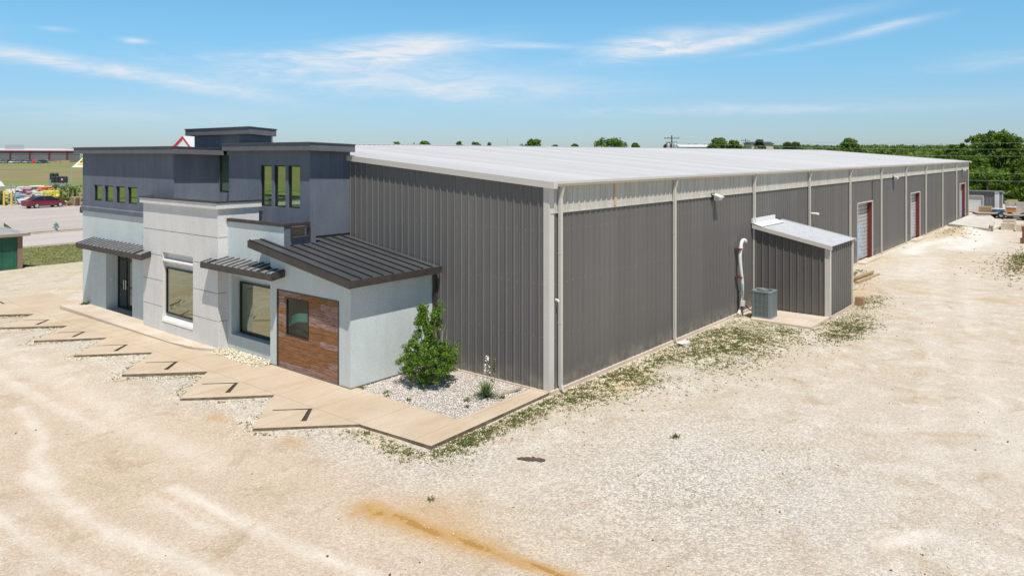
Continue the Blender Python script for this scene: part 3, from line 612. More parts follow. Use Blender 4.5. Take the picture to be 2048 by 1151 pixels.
# ------------------------------------------------------------------ office
of = empty('office_building', 'modern stucco office in pale blue, white and charcoal blocks on the front of the warehouse', 'office building', (-3.4, 12, 0))
FA = ('X', -3.4); za = lambda y: 3.02 + .147 * (y - 4.35)
b = MB(); b.wall(FA, 4.6, 8.68, -.1, lambda y: za(y) - .01, [(5.15, 8.28, 0, 2.45, .05, False)])
b.wall(('Y', 4.6), -3.4, -.04, -.1, za(4.6) - .01); b.quad((-3.4, 8.68, -.1), (-3.13, 8.68, -.1), (-3.13, 8.68, 3.64), (-3.4, 8.68, 3.64)); b.build('lean_to_wall', M['sea'], of)
bw = MB().wall(('X', -3.375), 5.15, 8.28, 0, 2.45, [(6.64, 7.83, 1.07, 2.25, .06, False)]); bo = bw.build('board_panel', M['boards'], of)
b = MB(); b.box(-3.415, -3.37, 5.13, 5.165, 0, 2.47); b.box(-3.415, -3.37, 8.265, 8.3, 0, 2.47); b.box(-3.415, -3.37, 5.165, 8.265, 2.435, 2.47); b.build('panel_edging', M['bronze'], of)
window(of, FA, 6.64, 7.83, 1.07, 2.25, .045, .05, g='glassclear')
b = MB(); b.box(-3.3, -.1, 4.75, 4.8, 0, 2.95); b.box(-3.3, -.1, 8.5, 8.55, 0, 2.95); b.box(-.15, -.1, 4.8, 8.5, 0, 2.95); b.box(-3.3, -.15, 4.8, 8.5, -.02, .03); b.box(-3.3, -.15, 4.8, 8.5, 2.88, 2.93)
b.build('interior_room', M['interior'], of)
# lean-to roof
x0, x1, y0_, y1_ = -3.74, -.12, 4.2, 8.32
zr = lambda y: za(y) + .19
b = MB(); b.slab([(x0, y0_, zr(y0_)), (x1, y0_, zr(y0_)), (x1, 8.9, zr(8.9)), (x0, 8.9, zr(8.9))], .02); b.slab([(x0, 8.9, zr(8.9)), (-3.14, 8.9, zr(8.9)), (-3.14, 9.4, zr(9.4)), (x0, 9.4, zr(9.4))], .02)
b.cur = 1; k = 0
xs_ = x0 + .03
while xs_ < x1 - .05:
    ye = 9.4 if xs_ < -3.16 else (8.3 if xs_ < -1.76 else 8.88)
    b.slab([(xs_ - .014, y0_ + .02, zr(y0_) + .045), (xs_ + .014, y0_ + .02, zr(y0_) + .045), (xs_ + .014, ye, zr(ye) + .045), (xs_ - .014, ye, zr(ye) + .045)], .044); xs_ += .405
b.build('lean_to_roof', [M['seam'], M['seamrib']], of)
b = MB(); b.slab([(x0 - .03, y0_ - .03, zr(y0_) + .012), (x0, y0_ - .03, zr(y0_) + .012), (x0, 9.42, zr(9.42) + .012), (x0 - .03, 9.42, zr(9.42) + .012)], .23); b.box(x0, x1, y0_ - .03, y0_, zr(y0_) - .2, zr(y0_) + .015)
b.slab([(x0, 9.4, zr(9.4) + .01), (-3.14, 9.4, zr(9.4) + .01), (-3.14, 9.43, zr(9.4) + .01), (x0, 9.43, zr(9.4) + .01)], .22); b.build('lean_to_fascia', M['bronze'], of)
b = MB(); b.slab([(x0, y0_, zr(y0_) - .18), (x1, y0_, zr(y0_) - .18), (x1, 4.6, zr(4.6) - .18), (x0, 4.6, zr(4.6) - .18)], .02); b.slab([(x0, 4.6, zr(4.6) - .18), (-3.4, 4.6, zr(4.6) - .18), (-3.4, 9.4, zr(9.4) - .18), (x0, 9.4, zr(9.4) - .18)], .02); b.build('soffit', M['bronze'], of)
b = MB(); b.box(-.13, -.035, 4.45, 4.56, .1, 2.9); b.build('downspout', M['bronze'], of)
b = MB(); b.box(-3.42, -3.36, 4.58, 8.7, -.1, .02); b.box(-3.4, -.1, 4.57, 4.6, -.1, .02); b.build('base_strip', M['groove'], of)
# block with recessed window
FB = ('X', -3.13); b = MB()
b.wall(FB, 8.32, 11.75, -.1, 4.45, [(8.8, 11.5, .48, 2.56, .36, True)]); b.build('recess_wall', M['sea'], of)
b = MB(); b.wall(('Y', 8.32), -3.13, -1.9, 3.5, 4.45, [(-2.88, -2.2, 4.08, 4.42, .1, False)]); b.quad((-3.1, 8.36, 3.9), (-1.72, 8.36, 3.9), (-1.72, 11.75, 3.9), (-3.1, 11.75, 3.9)); b.build('return_wall', M['dark'], of)
window(of, FB, 9.0, 11.42, .5, 2.3, .30, .06, g='glasslow')
window(of, ('Y', 8.32), -2.9, -2.17, 4.02, 4.40, -.06, .05, fm='bronze', g='glassclear')
MB().box(-2.86, -2.22, 8.5, 8.52, 4.05, 4.38).build('tan_backing', M['wood'], of)  # tan board behind the clerestory pane, makes it look beige
b = MB(); b.box(-3.17, -3.0, 8.28, 11.76, 4.44, 4.52); b.box(-3.0, -2.15, 8.28, 8.42, 4.44, 4.52); b.box(-3.19, -3.14, 8.26, 11.76, 4.42, 4.44); b.build('parapet_cap', M['bronze'], of)
def awning(nm, X0, X1, Y0, Y1, zf, zb, th=.21, slope_y=0., par=None):
    a = par or empty_part(nm, of); b = MB()
    b.slab([(X0, Y0, zf), (X1, Y0, zb), (X1, Y1, zb - slope_y), (X0, Y1, zf - slope_y)], .02); b.cur = 1; n = max(1, int((Y1 - Y0) / .36))
    for k in range(n + 1):
        y = Y0 + .04 + k * (Y1 - Y0 - .08) / n; dz = slope_y * (y - Y0) / (Y1 - Y0)
        b.slab([(X0 + .01, y - .013, zf + .032 - dz), (X1, y - .013, zb + .032 - dz), (X1, y + .013, zb + .032 - dz), (X0 + .01, y + .013, zf + .032 - dz)], .031)
    b.build('awning_roof', [M['pan'], M['seamrib']], a)
    b = MB(); b.slab([(X0 - .03, Y0 - .03, zf + .01), (X0, Y0 - .03, zf + .01), (X0, Y1 + .03, zf + .01 - slope_y), (X0 - .03, Y1 + .03, zf + .01 - slope_y)], th)
    b.slab([(X0, Y0 - .03, zf + .01), (X1, Y0 - .03, zb + .01), (X1, Y0, zb + .01), (X0, Y0, zf + .01)], th); b.slab([(X0, Y1, zf + .01 - slope_y), (X1, Y1, zb + .01 - slope_y), (X1, Y1 + .03, zb + .01 - slope_y), (X0, Y1 + .03, zf + .01 - slope_y)], th)
    b.build('awning_fascia', M['bronze'], a); return a
a_ = awning('awning', -3.86, -3.14, 8.71, 11.72, 3.02, 3.16); awning('awning', -3.86, -3.41, 7.87, 8.65, 3.02, 3.10, par=a_); awning('awning', -3.86, -3.51, 11.79, 12.2, 3.02, 3.085, par=a_)
# white grooved block
FC = ('X', -3.5); gz = (.92, 1.9, 2.87, 3.84); W0, W1 = 13.47, 15.8
hl = [(W0, W1, .45, 3.03, .17, True)]
for z in gz:
    if z < 3.03: hl += [(11.751, W0 - .001, z, z + .022, .02, True), (W1 + .001, 17.399, z, z + .022, .02, True)]
    else: hl += [(11.751, 17.399, z, z + .022, .02, True)]
b = MB(); b.wall(FC, 11.75, 17.4, -.1, 4.86, hl); b.wall(('Y', 11.75), -3.5, -1.9, -.1, 4.86, [(-3.499, -3.14, z, z + .022, .02, True) for z in gz])
b.quad((-3.5, 17.4, -.1), (-1.3, 17.4, -.1), (-1.3, 17.4, 4.86), (-3.5, 17.4, 4.86)); b.quad((-3.45, 11.8, 4.3), (-1.3, 11.8, 4.3), (-1.3, 17.35, 4.3), (-3.45, 17.35, 4.3)); b.box(-3.45, -3.38, 11.8, 17.35, 4.3, 4.9)
b.build('grooved_wall', M['white'], of)
for z in gz:
    for u0, u1 in (((11.76, W0 - .01), (W1 + .01, 17.39)) if z < 3.03 else ((11.76, 17.39),)): MB().box(-3.487, -3.482, u0, u1, z + .001, z + .021).build('wall_groove', M['groove'], of)
    MB().box(-3.48, -3.15, 11.763, 11.768, z + .001, z + .021).build('wall_groove', M['groove'], of)
b = MB(); b.box(-3.6, -3.38, 11.65, 17.5, 4.86, 5.06); b.box(-3.38, -1.85, 11.65, 11.87, 4.86, 5.06); b.box(-3.38, -1.3, 17.3, 17.5, 4.86, 5.06); b.build('cornice', M['white'], of)
b = MB(); b.box(-3.63, -3.38, 11.62, 17.53, 5.06, 5.115); b.box(-3.38, -1.84, 11.62, 11.87, 5.06, 5.115); b.box(-3.38, -1.3, 17.3, 17.53, 5.06, 5.115); b.build('parapet_cap', M['bronze'], of)
b = MB(); b.prism([(-3.52, 0, .40), (-3.33, 0, .62), (-3.33, 0, .40)], (0, W0 + .002, 0), (0, W1 - .002, 0)); b.build('window_sill', M['white'], of)
b = MB(); b.prism([(-3.5, 0, 2.74), (-3.33, 0, 2.80), (-3.33, 0, 2.60), (-3.5, 0, 2.69)], (0, W0 + .002, 0), (0, W1 - .002, 0)); b.build('window_head', M['white'], of)
window(of, FC, W0 + .03, W1 - .06, .68, 2.45, .135, .055, g='glasslow')
# two storey charcoal and pale block on the left, with the entrance
FD = ('X', -3.15); YL = 24.22
b = MB(); b.wall(FD, 17.41, YL, -.15, 4.2, [(19.17, 21.73, .0, 2.55, .55, True)]); b.quad((-3.15, YL, -.15), (0, YL, -.15), (0, YL, 4.2), (-3.15, YL, 4.2)); b.build('lower_wall', M['sea'], of)
b = MB(); hw = [(a, c, 4.69, 5.40, .12, False) for a, c in ((22.14, 23.0), (21.02, 21.9), (19.86, 20.74), (18.74, 19.61))]
b.wall(FD, 15.64, YL, 4.2, 6.8, hw); b.wall(('Y', 15.64), -3.15, -1.3, 4.2, 6.8); b.quad((-3.15, YL, 4.2), (0, YL, 4.2), (0, YL, 6.8), (-3.15, YL, 6.8)); b.build('upper_wall', M['dark'], of)
for h in hw: window(of, FD, h[0], h[1], h[2], h[3], .08, .05)
b = MB(); b.prism([(-3.15, 0, 4.2), (-3.22, 0, 4.2), (-3.22, 0, 4.38), (-3.15, 0, 4.42)], (0, 17.42, 0), (0, YL + .04, 0)); b.build('belt_ledge', M['dark'], of)
def croof(nm, top, th, sub=.03):
    a = empty_part(nm, of); MB().slab(top, th).build('fascia', M['fascia'], a)
    cx = sum(p[0] for p in top) / 4; cy = sum(p[1] for p in top) / 4
    o2 = [(p[0] + math.copysign(sub, p[0] - cx), p[1] + math.copysign(sub, p[1] - cy), p[2] + .035) for p in top]
    MB().slab(o2, .033).build('roof_cap', M['seam'], a); return a
croof('flat_roof', [(-3.43, 15.16, 7.04), (-1.34, 15.16, 6.98), (-1.34, 24.5, 6.98), (-3.43, 24.5, 7.04)], .25)
MB().slab([(-1.34, 17.7, 6.98), (0, 17.7, 6.95), (0, 24.5, 6.95), (-1.34, 24.5, 6.98)], .25).build('rear_roof', M['fascia'], of)
a_ = awning('awning', -3.86, -3.16, 17.45, 23.0, 2.86, 3.04); awning('awning', -3.86, -3.51, 16.75, 17.38, 2.86, 2.95, par=a_)
b = MB(); b.prism([(0, YL + .02, 4.55), (0, YL + .62, 4.28), (0, YL + .62, 4.05), (0, YL + .02, 4.05)], (-3.05, 0, 0), (-.6, 0, 0)); b.build('end_awning', M['bronze'], of)
dd = empty_part('entrance_door', of); b = MB(); fx = ('X', -2.6)
for u in (19.22, 20.02, 20.86, 21.66): b.fb(fx, u, u + .07, .0, 2.52, -.06, -.005)
for z in (.0, 2.12, 2.45): b.fb(fx, 19.29, 21.66, z, z + .08, -.055, -.008)
b.fb(fx, 20.09, 21.66, .95, 1.02, -.05, -.01); b.build('door_frame', M['frame'], dd)
MB().fb(fx, 19.25, 21.7, .05, 2.5, -.03, -.02).build('pane', M['glassdoor'], dd)
b = MB(); b.tube([(-2.72, 20.78, .9), (-2.72, 20.78, 1.3)], .014, 6); b.tube([(-2.72, 20.98, .9), (-2.72, 20.98, 1.3)], .014, 6); b.build('handle', M['chrome'], dd)
MB().box(-2.95, -2.87, 21.70, 21.735, 1.2, 1.36).build('card_reader', M['whitepl'], of)
# middle towers
b = MB(); b.wall(('X', -1.3), 13.26, 17.58, 4.4, 7.56, [(14.3, 15.52, 5.26, 6.98, .08, False)]); b.wall(('Y', 13.26), -1.3, -.42, 6.5, 7.56); b.quad((-1.3, 17.58, 6.5), (-.42, 17.58, 6.5), (-.42, 17.58, 7.56), (-1.3, 17.58, 7.56)); b.quad((-.42, 13.26, 6.5), (-.42, 17.58, 6.5), (-.42, 17.58, 7.56), (-.42, 13.26, 7.56)); b.build('tower_wall', M['dark'], of)
window(of, ('X', -1.3), 14.2, 15.52, 5.26, 6.98, .02, .045)
croof('tower_roof', [(-1.56, 12.94, 7.79), (-.40, 12.94, 7.71), (-.40, 17.86, 7.71), (-1.56, 17.86, 7.79)], .25)
MB().box(-.415, -.34, 13.28, 13.4, 6.9, 7.46).build('tower_trim', M['trim'], of)
FE = ('X', -1.72); he = [(11.22, 11.93, 4.87, 6.37, .12, False), (10.35, 11.06, 4.87, 6.37, .12, False), (9.48, 10.2, 4.87, 6.37, .12, False)]
b = MB(); b.wall(FE, 8.91, 14.12, 3.4, 6.92, he); b.wall(('Y', 8.91), -1.72, 0, 3.4, 6.92); b.quad((-1.72, 14.12, 3.4), (-1.3, 14.12, 3.4), (-1.3, 14.12, 6.92), (-1.72, 14.12, 6.92)); b.build('block_wall', M['dark'], of)
for h in he: window(of, FE, h[0], h[1], h[2], h[3], .08, .045)
croof('flat_roof', [(-2.02, 8.5, 7.15), (-.1, 8.5, 7.09), (-.1, 14.1, 7.09), (-2.02, 14.1, 7.15)], .25)
MB().box(-1.7, 0, 8.88, 8.9, zr(8.9) - .05, zr(8.9) + .07).build('roof_flashing', M['black'], of)

# green vehicle kept inside the little room, seen through its window
gc = empty('green_cart', 'dark green vehicle with a round fender inside the boarded room window', 'vehicle', (-2.4, 6.9, 0))
pts = [(0, .35), (.05, .9), (.2, 1.25), (.55, 1.55), (1.0, 1.72), (1.6, 1.78), (1.6, .35)]
MB().prism([(0, 8.4 - a, z) for a, z in pts], (-3.15, 0, 0), (-1.9, 0, 0)).build('body', M['black'], gc)
hood = [(a, z) for a, z in pts[2:6]]; MB().prism([(0, 8.43 - a, z + .05) for a, z in hood] + [(0, 8.43 - a, z - .22) for a, z in hood[::-1]], (-3.2, 0, 0), (-1.8, 0, 0)).build('fender', mat('teal_paint', (.0, .28, .21), .25), gc)
b = MB(); b.tube([(-3.2, 7.35, .85), (-3.0, 7.35, .85)], .42, 24); b.build('wheel', M['rubber'], gc); b = MB(); b.tube([(-3.215, 7.35, .85), (-3.19, 7.35, .85)], .22, 20); b.build('rim', M['chrome'], gc)
b = MB(); b.box(-3.2, -3.16, 8.2, 8.36, .8, 1.15); b.build('headlight', M['whitepl'], gc)

# ------------------------------------------------------------------ stones and weeds (scattered stuff)
def scatter_mesh(name, P_, size, kind, m, flat=.6, seed=1, cols=None):
    "many small irregular stones as one mesh"
    r = np.random.default_rng(seed); n = len(P_); base = np.array([(1, 0, 0), (.3, .95, 0), (-.8, .6, 0), (-.8, -.6, 0), (.3, -.95, 0), (0, 0, 1), (0, 0, -1)], float)
    f = [(i, (i + 1) % 5, 5) for i in range(5)] + [((i + 1) % 5, i, 6) for i in range(5)]
    V = base[None] * r.uniform(.7, 1.3, (n, 7, 1)) * size[:, None, None]; V[:, :, 2] *= flat; a = r.uniform(0, 6.28, n); c, s_ = np.cos(a), np.sin(a)
    x = V[:, :, 0] * c[:, None] - V[:, :, 1] * s_[:, None]; y = V[:, :, 0] * s_[:, None] + V[:, :, 1] * c[:, None]
    V = np.stack([x, y, V[:, :, 2] + x * r.uniform(-.4, .4, (n, 1))], -1) + P_[:, None, :]
    Fc = (np.array(f)[None] + (np.arange(n) * 7)[:, None, None]).reshape(-1, 3)
    return npmesh(name, V.reshape(-1, 3), Fc, m, kind)
def npmesh(name, V, Fc, m, kind=None, parent=None, col=None):
    me = bpy.data.meshes.new(name); me.vertices.add(len(V)); me.vertices.foreach_set('co', V.reshape(-1).astype('f4')); k = Fc.shape[1]
    me.loops.add(Fc.size); me.loops.foreach_set('vertex_index', Fc.reshape(-1).astype('i4')); me.polygons.add(len(Fc)); me.polygons.foreach_set('loop_start', (np.arange(len(Fc)) * k).astype('i4'))
    me.update(calc_edges=True); me.materials.append(m); o = bpy.data.objects.new(name, me); S.collection.objects.link(o)
    if kind: o['kind'] = kind
    if parent is not None: o.parent = parent
    return o
def stonemat(name, a, b_, c_):
    m = mat(name, a, .9); t = NT(m.node_tree); co = t.n.new('ShaderNodeTexCoord').outputs['Object']; v = t.xyz(t.vor(co, 17, 'Color'))
    c = t.mix(t.ramp(v[0], .2, .8), a, b_); c = t.mix(t.ramp(v[1], .75, .9), c, c_); t.l.new(c, P(m).inputs['Base Color']); return m
M['st1'] = stonemat('bed_stone', (.76, .71, .65), (.64, .58, .52), (.56, .46, .38))
M['st2'] = stonemat('lime_stone', (.78, .73, .58), (.62, .53, .38), (.42, .30, .17))
polysheet('gravel_bed', [[(-3.24, .54), (-3.24, 4.62), (-.02, 4.62), (-.02, .54)]], -.03, .1, mat('bed_gravel', (.50, .44, .39), .95, 0, (.36, .30, .26), 30, 3, bump=.8, bsc=40))
polysheet('gravel_strip', [[(-3.95, 8.7), (-3.95, 11.7), (-3.1, 11.8), (-3.1, 8.7)]], -.035, .1, mat('strip_gravel', (.50, .44, .36), .95, 0, (.36, .29, .22), 30, 3, bump=.8, bsc=40))
n = 12500; pb = np.stack([rng.uniform(-3.2, -.1, n), rng.uniform(.58, 4.55, n), rng.uniform(-.025, -.005, n)], -1); scatter_mesh('bed_stones', pb, rng.uniform(.010, .027, n), 'stuff', M['st1'])
n = 1500; pb = np.stack([rng.uniform(-3.93, -3.15, n), rng.uniform(8.75, 11.6, n), rng.uniform(-.03, -.0, n)], -1); scatter_mesh('strip_stones', pb, rng.uniform(.015, .05, n), 'stuff', M['st2'])
MASKS = dict(weed=weed, coarse=coarse)
def sample(mask, n, x0, x1, y0, y1, pw=1.):
    out = np.zeros((0, 2))
    while len(out) < n:
        q = np.stack([rng.uniform(x0, x1, n * 2), rng.uniform(y0, y1, n * 2)], -1)
        i = np.clip(np.searchsorted(gx, q[:, 0]), 0, nx - 1); j = np.clip(np.searchsorted(gy, q[:, 1]), 0, ny - 1)
        keep = rng.random(len(q)) < mask[i, j] ** pw
        inb = (q[:, 1] > -.1) & (q[:, 0] > -.1) | ((q[:, 0] > 15) & (q[:, 0] < 18.7) & (q[:, 1] > -3.35)) | ((q[:, 0] > 12.7) & (q[:, 0] < 15.2) & (q[:, 1] > -3.3))
        inb |= (q[:, 0] > -4.9 + .09 * (q[:, 1])) & (q[:, 1] > -.16 - .0 * q[:, 0]) & (q[:, 0] > -4.95)
        k = ((q[:, 1] - 2.22) % PER) / PER; tip = -5.06 - 1.85 * (1 - np.abs(k * 2 - 1)); inb |= (q[:, 1] > 2.2) & (q[:, 1] < 28.6) & (q[:, 0] > tip - .05)
        inb |= (q[:, 1] <= 2.2) & (q[:, 1] > -.1) & (q[:, 0] > -5.1)
        out = np.concatenate([out, q[keep & ~inb]])
    out = out[:n]; return np.concatenate([out, terr(out[:, 0], out[:, 1])[:, None]], 1)
edge = np.maximum.reduce([1. * seg([(-4.95, -.35), (0, -.3)], .3), 1. * seg([(-5.2, -.3), (-5.15, 2.1)], .25), 1. * seg([(0, -.3), (13, -.4)], .35), .5 * seg([(13, -3.6), (19, -3.7)], .4)] +
    [.9 * seg([(-5.2, 2.2 + PER * k + .1), (-7.1, 4. + PER * k - .05)], .2) for k in range(7)] + [.9 * seg([(-7.1, 4.1 + PER * k), (-5.3, 5.85 + PER * k)], .25) for k in range(7)])
s1 = np.concatenate([sample(edge, 7000, -7.6, 20, -4.5, 28), sample(np.clip(weed * (YY > -3.4), 0, 1), 9000, -1, 20, -4.5, 0, 1.3)]); scatter_mesh('edge_stones', s1, rng.uniform(.010, .036, len(s1)), 'stuff', M['st2'], seed=3)
s1 = sample(np.clip(coarse * .6 + weed * .8 + .05, 0, 1), 14000, -9, 22, -11, 9, 1.); scatter_mesh('loose_gravel', s1, rng.uniform(.006, .02, len(s1)), 'stuff', M['st2'], seed=4)
s1 = sample(np.ones_like(weed), 170, -11, 20, -11, 9); scatter_mesh('dark_stones', s1, rng.uniform(.012, .03, len(s1)), 'stuff', mat('dark_stone', (.12, .09, .06), .9), seed=5)
def tufts(P_, h, wd, nb, seed=2, spread=1.):
    r = np.random.default_rng(seed); n = len(P_); k = n * nb; Pb = np.repeat(P_, nb, 0); hh = np.repeat(h, nb) * r.uniform(.5, 1.1, k); a = r.uniform(0, 6.28, k)
    tilt = r.uniform(.2, 1.3, k) * spread; off = np.repeat(h, nb) * r.uniform(0, .6, k)
    base = Pb + np.stack([np.cos(a) * off, np.sin(a) * off, 0 * a], -1); tip = base + np.stack([np.cos(a) * np.sin(tilt) * hh, np.sin(a) * np.sin(tilt) * hh, np.cos(tilt) * hh + .005], -1)
    side = np.stack([-np.sin(a), np.cos(a), 0 * a], -1) * (wd * r.uniform(.6, 1.4, k))[:, None]; mid = (base + tip) / 2 + np.array([0, 0, 1.]) * (hh * .12)[:, None]
    V = np.stack([base, mid + side, tip, mid - side], 1).reshape(-1, 3); Fc = np.arange(k * 4).reshape(k, 4); return V, Fc
def leafmat(name, a, b_, sc=8., tr=.25, rough=.55, c_=None):
    m = bpy.data.materials.new(name); m.use_nodes = True; t = NT(m.node_tree); p = P(m); co = t.n.new('ShaderNodeTexCoord').outputs['Object']
    c = t.mix(t.ramp(t.noise(co, sc, 3, .7), .35, .65), a, b_)
    if c_: c = t.mix(t.ramp(t.noise(co, sc * .35, 3, .6), .58, .7, 0, .8), c, c_)
    t.l.new(c, p.inputs['Base Color']); p.inputs['Roughness'].default_value = rough; p.inputs['Specular IOR Level'].default_value = .3
    ts = t.n.new('ShaderNodeBsdfTranslucent'); t.l.new(c, ts.inputs[0]); mx = t.n.new('ShaderNodeMixShader'); mx.inputs[0].default_value = tr
    t.l.new(p.outputs[0], mx.inputs[1]); t.l.new(ts.outputs[0], mx.inputs[2]); t.l.new(mx.outputs[0], t.n['Material Output'].inputs[0]); return m
M['weed'] = leafmat('weed_leaf', (.11, .155, .03), (.23, .215, .065), 3, c_=(.24, .155, .07))
clump = np.zeros_like(XX); r2 = np.random.default_rng(11)
cw = weed * (.22 + .5 * (np.sin(XX * 11.1 + 3 * np.sin(YY * 5)) * np.sin(YY * 12.3 + XX * 3.7 + 2 * np.sin(XX * 4.1)) > .1) + .28 * (np.sin(XX * 2.7 + np.sin(YY * 4)) + np.sin(YY * 3.9 + XX) > .3))
s1 = sample(np.clip(cw, 0, 1), 17000, -8, 30, -8, 8, 1.25); V, Fc = tufts(s1, rng.uniform(.018, .055, len(s1)), .010, 6); npmesh('gravel_weeds', V, Fc, M['weed'], 'stuff')
s1 = sample(edge * .8, 900, -7.6, 20, -4.5, 28, 2); V, Fc = tufts(s1, rng.uniform(.02, .075, len(s1)), .008, 7, 5); npmesh('edge_weeds', V, Fc, M['weed'], 'stuff')
s1 = sample(np.clip(blob(40, -7.9, 5, .6) + .12 * blob(58, -1.8, 6, 1) + .35 * blob(40, -9, 6, 2), 0, 1), 1500, 28, 70, -13, -.3); V, Fc = tufts(s1, rng.uniform(.03, .11, len(s1)), .025, 6, 6); npmesh('mound_weeds', V, Fc, M['weed'], 'stuff')
n = 9000; q = np.stack([rng.uniform(-6, 14, n), rng.uniform(38.8, 48.8, n)], -1); q = np.concatenate([q, terr(q[:, 0], q[:, 1])[:, None]], 1); V, Fc = tufts(q, rng.uniform(.03, .10, n), .02, 5, 8)
M['vg'] = leafmat('verge_blade', (.15, .17, .04), (.24, .23, .085), 1.5); npmesh('verge_grass_blades', V, Fc, M['vg'], 'stuff')
n = 900; q = np.stack([rng.uniform(-6.9, -3.4, n), rng.uniform(-.1, 28, n)], -1); k_ = ((q[:, 1] - 2.22) % PER) / PER; tip = -5.06 - 1.85 * (1 - np.abs(k_ * 2 - 1))
q = q[(q[:, 0] > np.where(q[:, 1] > 2.2, tip + .05, -4.75)) & (q[:, 0] < np.where(q[:, 1] > 12.6, -4.2, -3.95)) & ((q[:, 0] < tip + .5) | (rng.random(n) < .25))]; q = np.concatenate([q, dipf(q[:, 0], q[:, 1])[:, None]], 1)
scatter_mesh('walkway_grit', q, rng.uniform(.006, .018, len(q)), 'stuff', M['st2'], seed=9)
def plant(x, y, z, h, n, label, seed, wd=.012, m='weed'):
    V, Fc = tufts(np.array([[x, y, z]] * n) + np.random.default_rng(seed).normal(0, h * .35, (n, 3)) * [1, 1, 0], np.full(n, h), wd, 10, seed); o = npmesh('weed_plant', V - [x, y, z], Fc, M[m]); o.location = (x, y, z); return tag(o, label, 'weed', None)
plant(-2.0, 1.35, -.02, .10, 5, 'low weed in the gravel bed beside the far corner of the walkway', 21)
plant(-2.35, .98, -.02, .08, 4, 'small green weed at the inside corner of the walkway by the gravel bed', 22)
plant(-1.2, .72, -.02, .09, 5, 'green weed at the walkway edge right below the yucca', 23)
plant(-3.1, 4.45, -.02, .10, 4, 'weed at the foot of the pale office corner', 24)
plant(-2.95, 3.55, -.02, .10, 3, 'weed in the gravel bed left of the holly bush', 25)
plant(-3.0, 2.6, -.02, .08, 4, 'dry weed in the middle of the gravel bed along the walkway', 26)
plant(-3.12, 3.3, -.02, .07, 3, 'tiny weed on the walkway side of the gravel bed', 27)
plant(-3.3, 23.55, -.02, .16, 5, 'small weed growing against the far left office wall', 28, .03)
plant(-6.66, -2.02, -.07, .11, 2, 'lone weed sprouting above the rust coloured streak in the yard', 29)
plant(-.65, -4.3, -.07, .12, 5, 'lone green tuft out on the open gravel right of the walkway corner', 30)
b = MB()
for k in range(150):
    a = random.uniform(0, 1); x = -3.93 + a * .22 + random.gauss(0, .03); y = -2.15 - a * .42 + random.gauss(0, .04); s_ = random.uniform(.008, .02); b.box(x - s_, x + s_, y - s_ * 2, y + s_ * 2, -.085, -.068 + random.uniform(0, .012))
tag(b.build('mulch_clump', mat('dark_mulch', (.09, .055, .04), .95, 0, (.16, .11, .09), 25)), 'dark brown clump of mulch lying on the open gravel', 'mulch')

# ------------------------------------------------------------------ holly bush, yucca, flower stalk
def leafcloud(C_, rad, nper, ls, r, asp=.55):
    k = len(C_) * nper; c = np.repeat(C_, nper, 0); rr = np.repeat(rad, nper)
    d_ = r.normal(0, 1, (k, 3)); d_ /= np.linalg.norm(d_, axis=1)[:, None]; pos = c + d_ * (rr * r.uniform(.45, 1.05, k))[:, None] * [1, 1, .8]
    u = r.normal(0, 1, (k, 3)); u /= np.linalg.norm(u, axis=1)[:, None]; nn = d_ * .6 + r.normal(0, .6, (k, 3)) + [0, 0, .35]; v = np.cross(u, nn); v /= np.linalg.norm(v, axis=1)[:, None] + 1e-9
    s_ = (ls * r.uniform(.6, 1.3, k))[:, None]
    V = np.stack([pos - u * s_, pos + v * s_ * asp, pos + u * s_, pos - v * s_ * asp], 1).reshape(-1, 3); return V, np.arange(k * 4).reshape(k, 4)
hb = empty('holly_bush', 'dense green upright holly bush in the gravel bed with a few bare twigs', 'bush', (-1.62, 3.15, -.03))
r = np.random.default_rng(5); cs = []; rd = []; br = MB()
for k in range(430):
    h = r.uniform(.12, 2.25) if k < 270 else r.uniform(.3, 1.2)
    wr = np.interp(h, [0, .25, .7, 1.1, 1.6, 2.0, 2.35], [.26, .66, .92, .70, .44, .22, .08]); a = r.uniform(0, 6.28); q = wr * math.sqrt(r.uniform(.15, 1))
    lean = .10 * h
    dx = math.cos(a) * q; dy = math.sin(a) * q
    if h > 1.35:   # split top with a gap towards the wall side
        s_ = 1 if r.random() < .55 else -1; dx *= .6; dy = dy * .55 + s_ * (.17 + .05 * h)
    c_ = (dx, dy + lean * .3, h); cs.append(c_); rd.append(r.uniform(.07, .145))
    if k % 4 == 0: br.tube([(-1.62, 3.15, -.05), (-1.62 + dx * .4, 3.15 + dy * .4, h * .6), (-1.62 + dx, 3.15 + dy, h)], [.02, .012, .005], 5)
for (dx, dy, h) in ((-.1, .98, 1.0), (-.15, .85, .92), (.05, .25, 2.3), (.0, .3, 2.15), (.1, -.3, 2.45), (.12, -.28, 2.3), (.1, -.36, 2.2), (0, .95, .75), (.3, -.85, 1.3), (.2, -.8, 1.1)): cs.append((dx, dy, h)); rd.append(.13)
V, Fc = leafcloud(np.array(cs), np.array(rd), 54, .028, r, .6)
M['holly'] = leafmat('holly_leaf', (.075, .165, .015), (.18, .30, .03), 9, .35, .4, (.30, .37, .05)); npmesh('foliage', V, Fc, M['holly'], None, hb)
br.build('stem', M['bark'], hb)
b = MB()
for k in range(26):
    x, y, z = -1.55 + random.gauss(0, .07), 2.98 + random.gauss(0, .13), random.uniform(.9, 1.5); b.tube([(x, y, z), (x + random.gauss(0, .08), y + random.gauss(-.03, .1), z + random.uniform(.3, .9))], [.008, .003], 4)
b.build('dead_twigs', M['twig'], hb)
yc = empty('yucca', 'spiky green yucca with a stalk of white flowers in the gravel bed', 'yucca', (-1.42, 1.12, -.03)); b = MB()
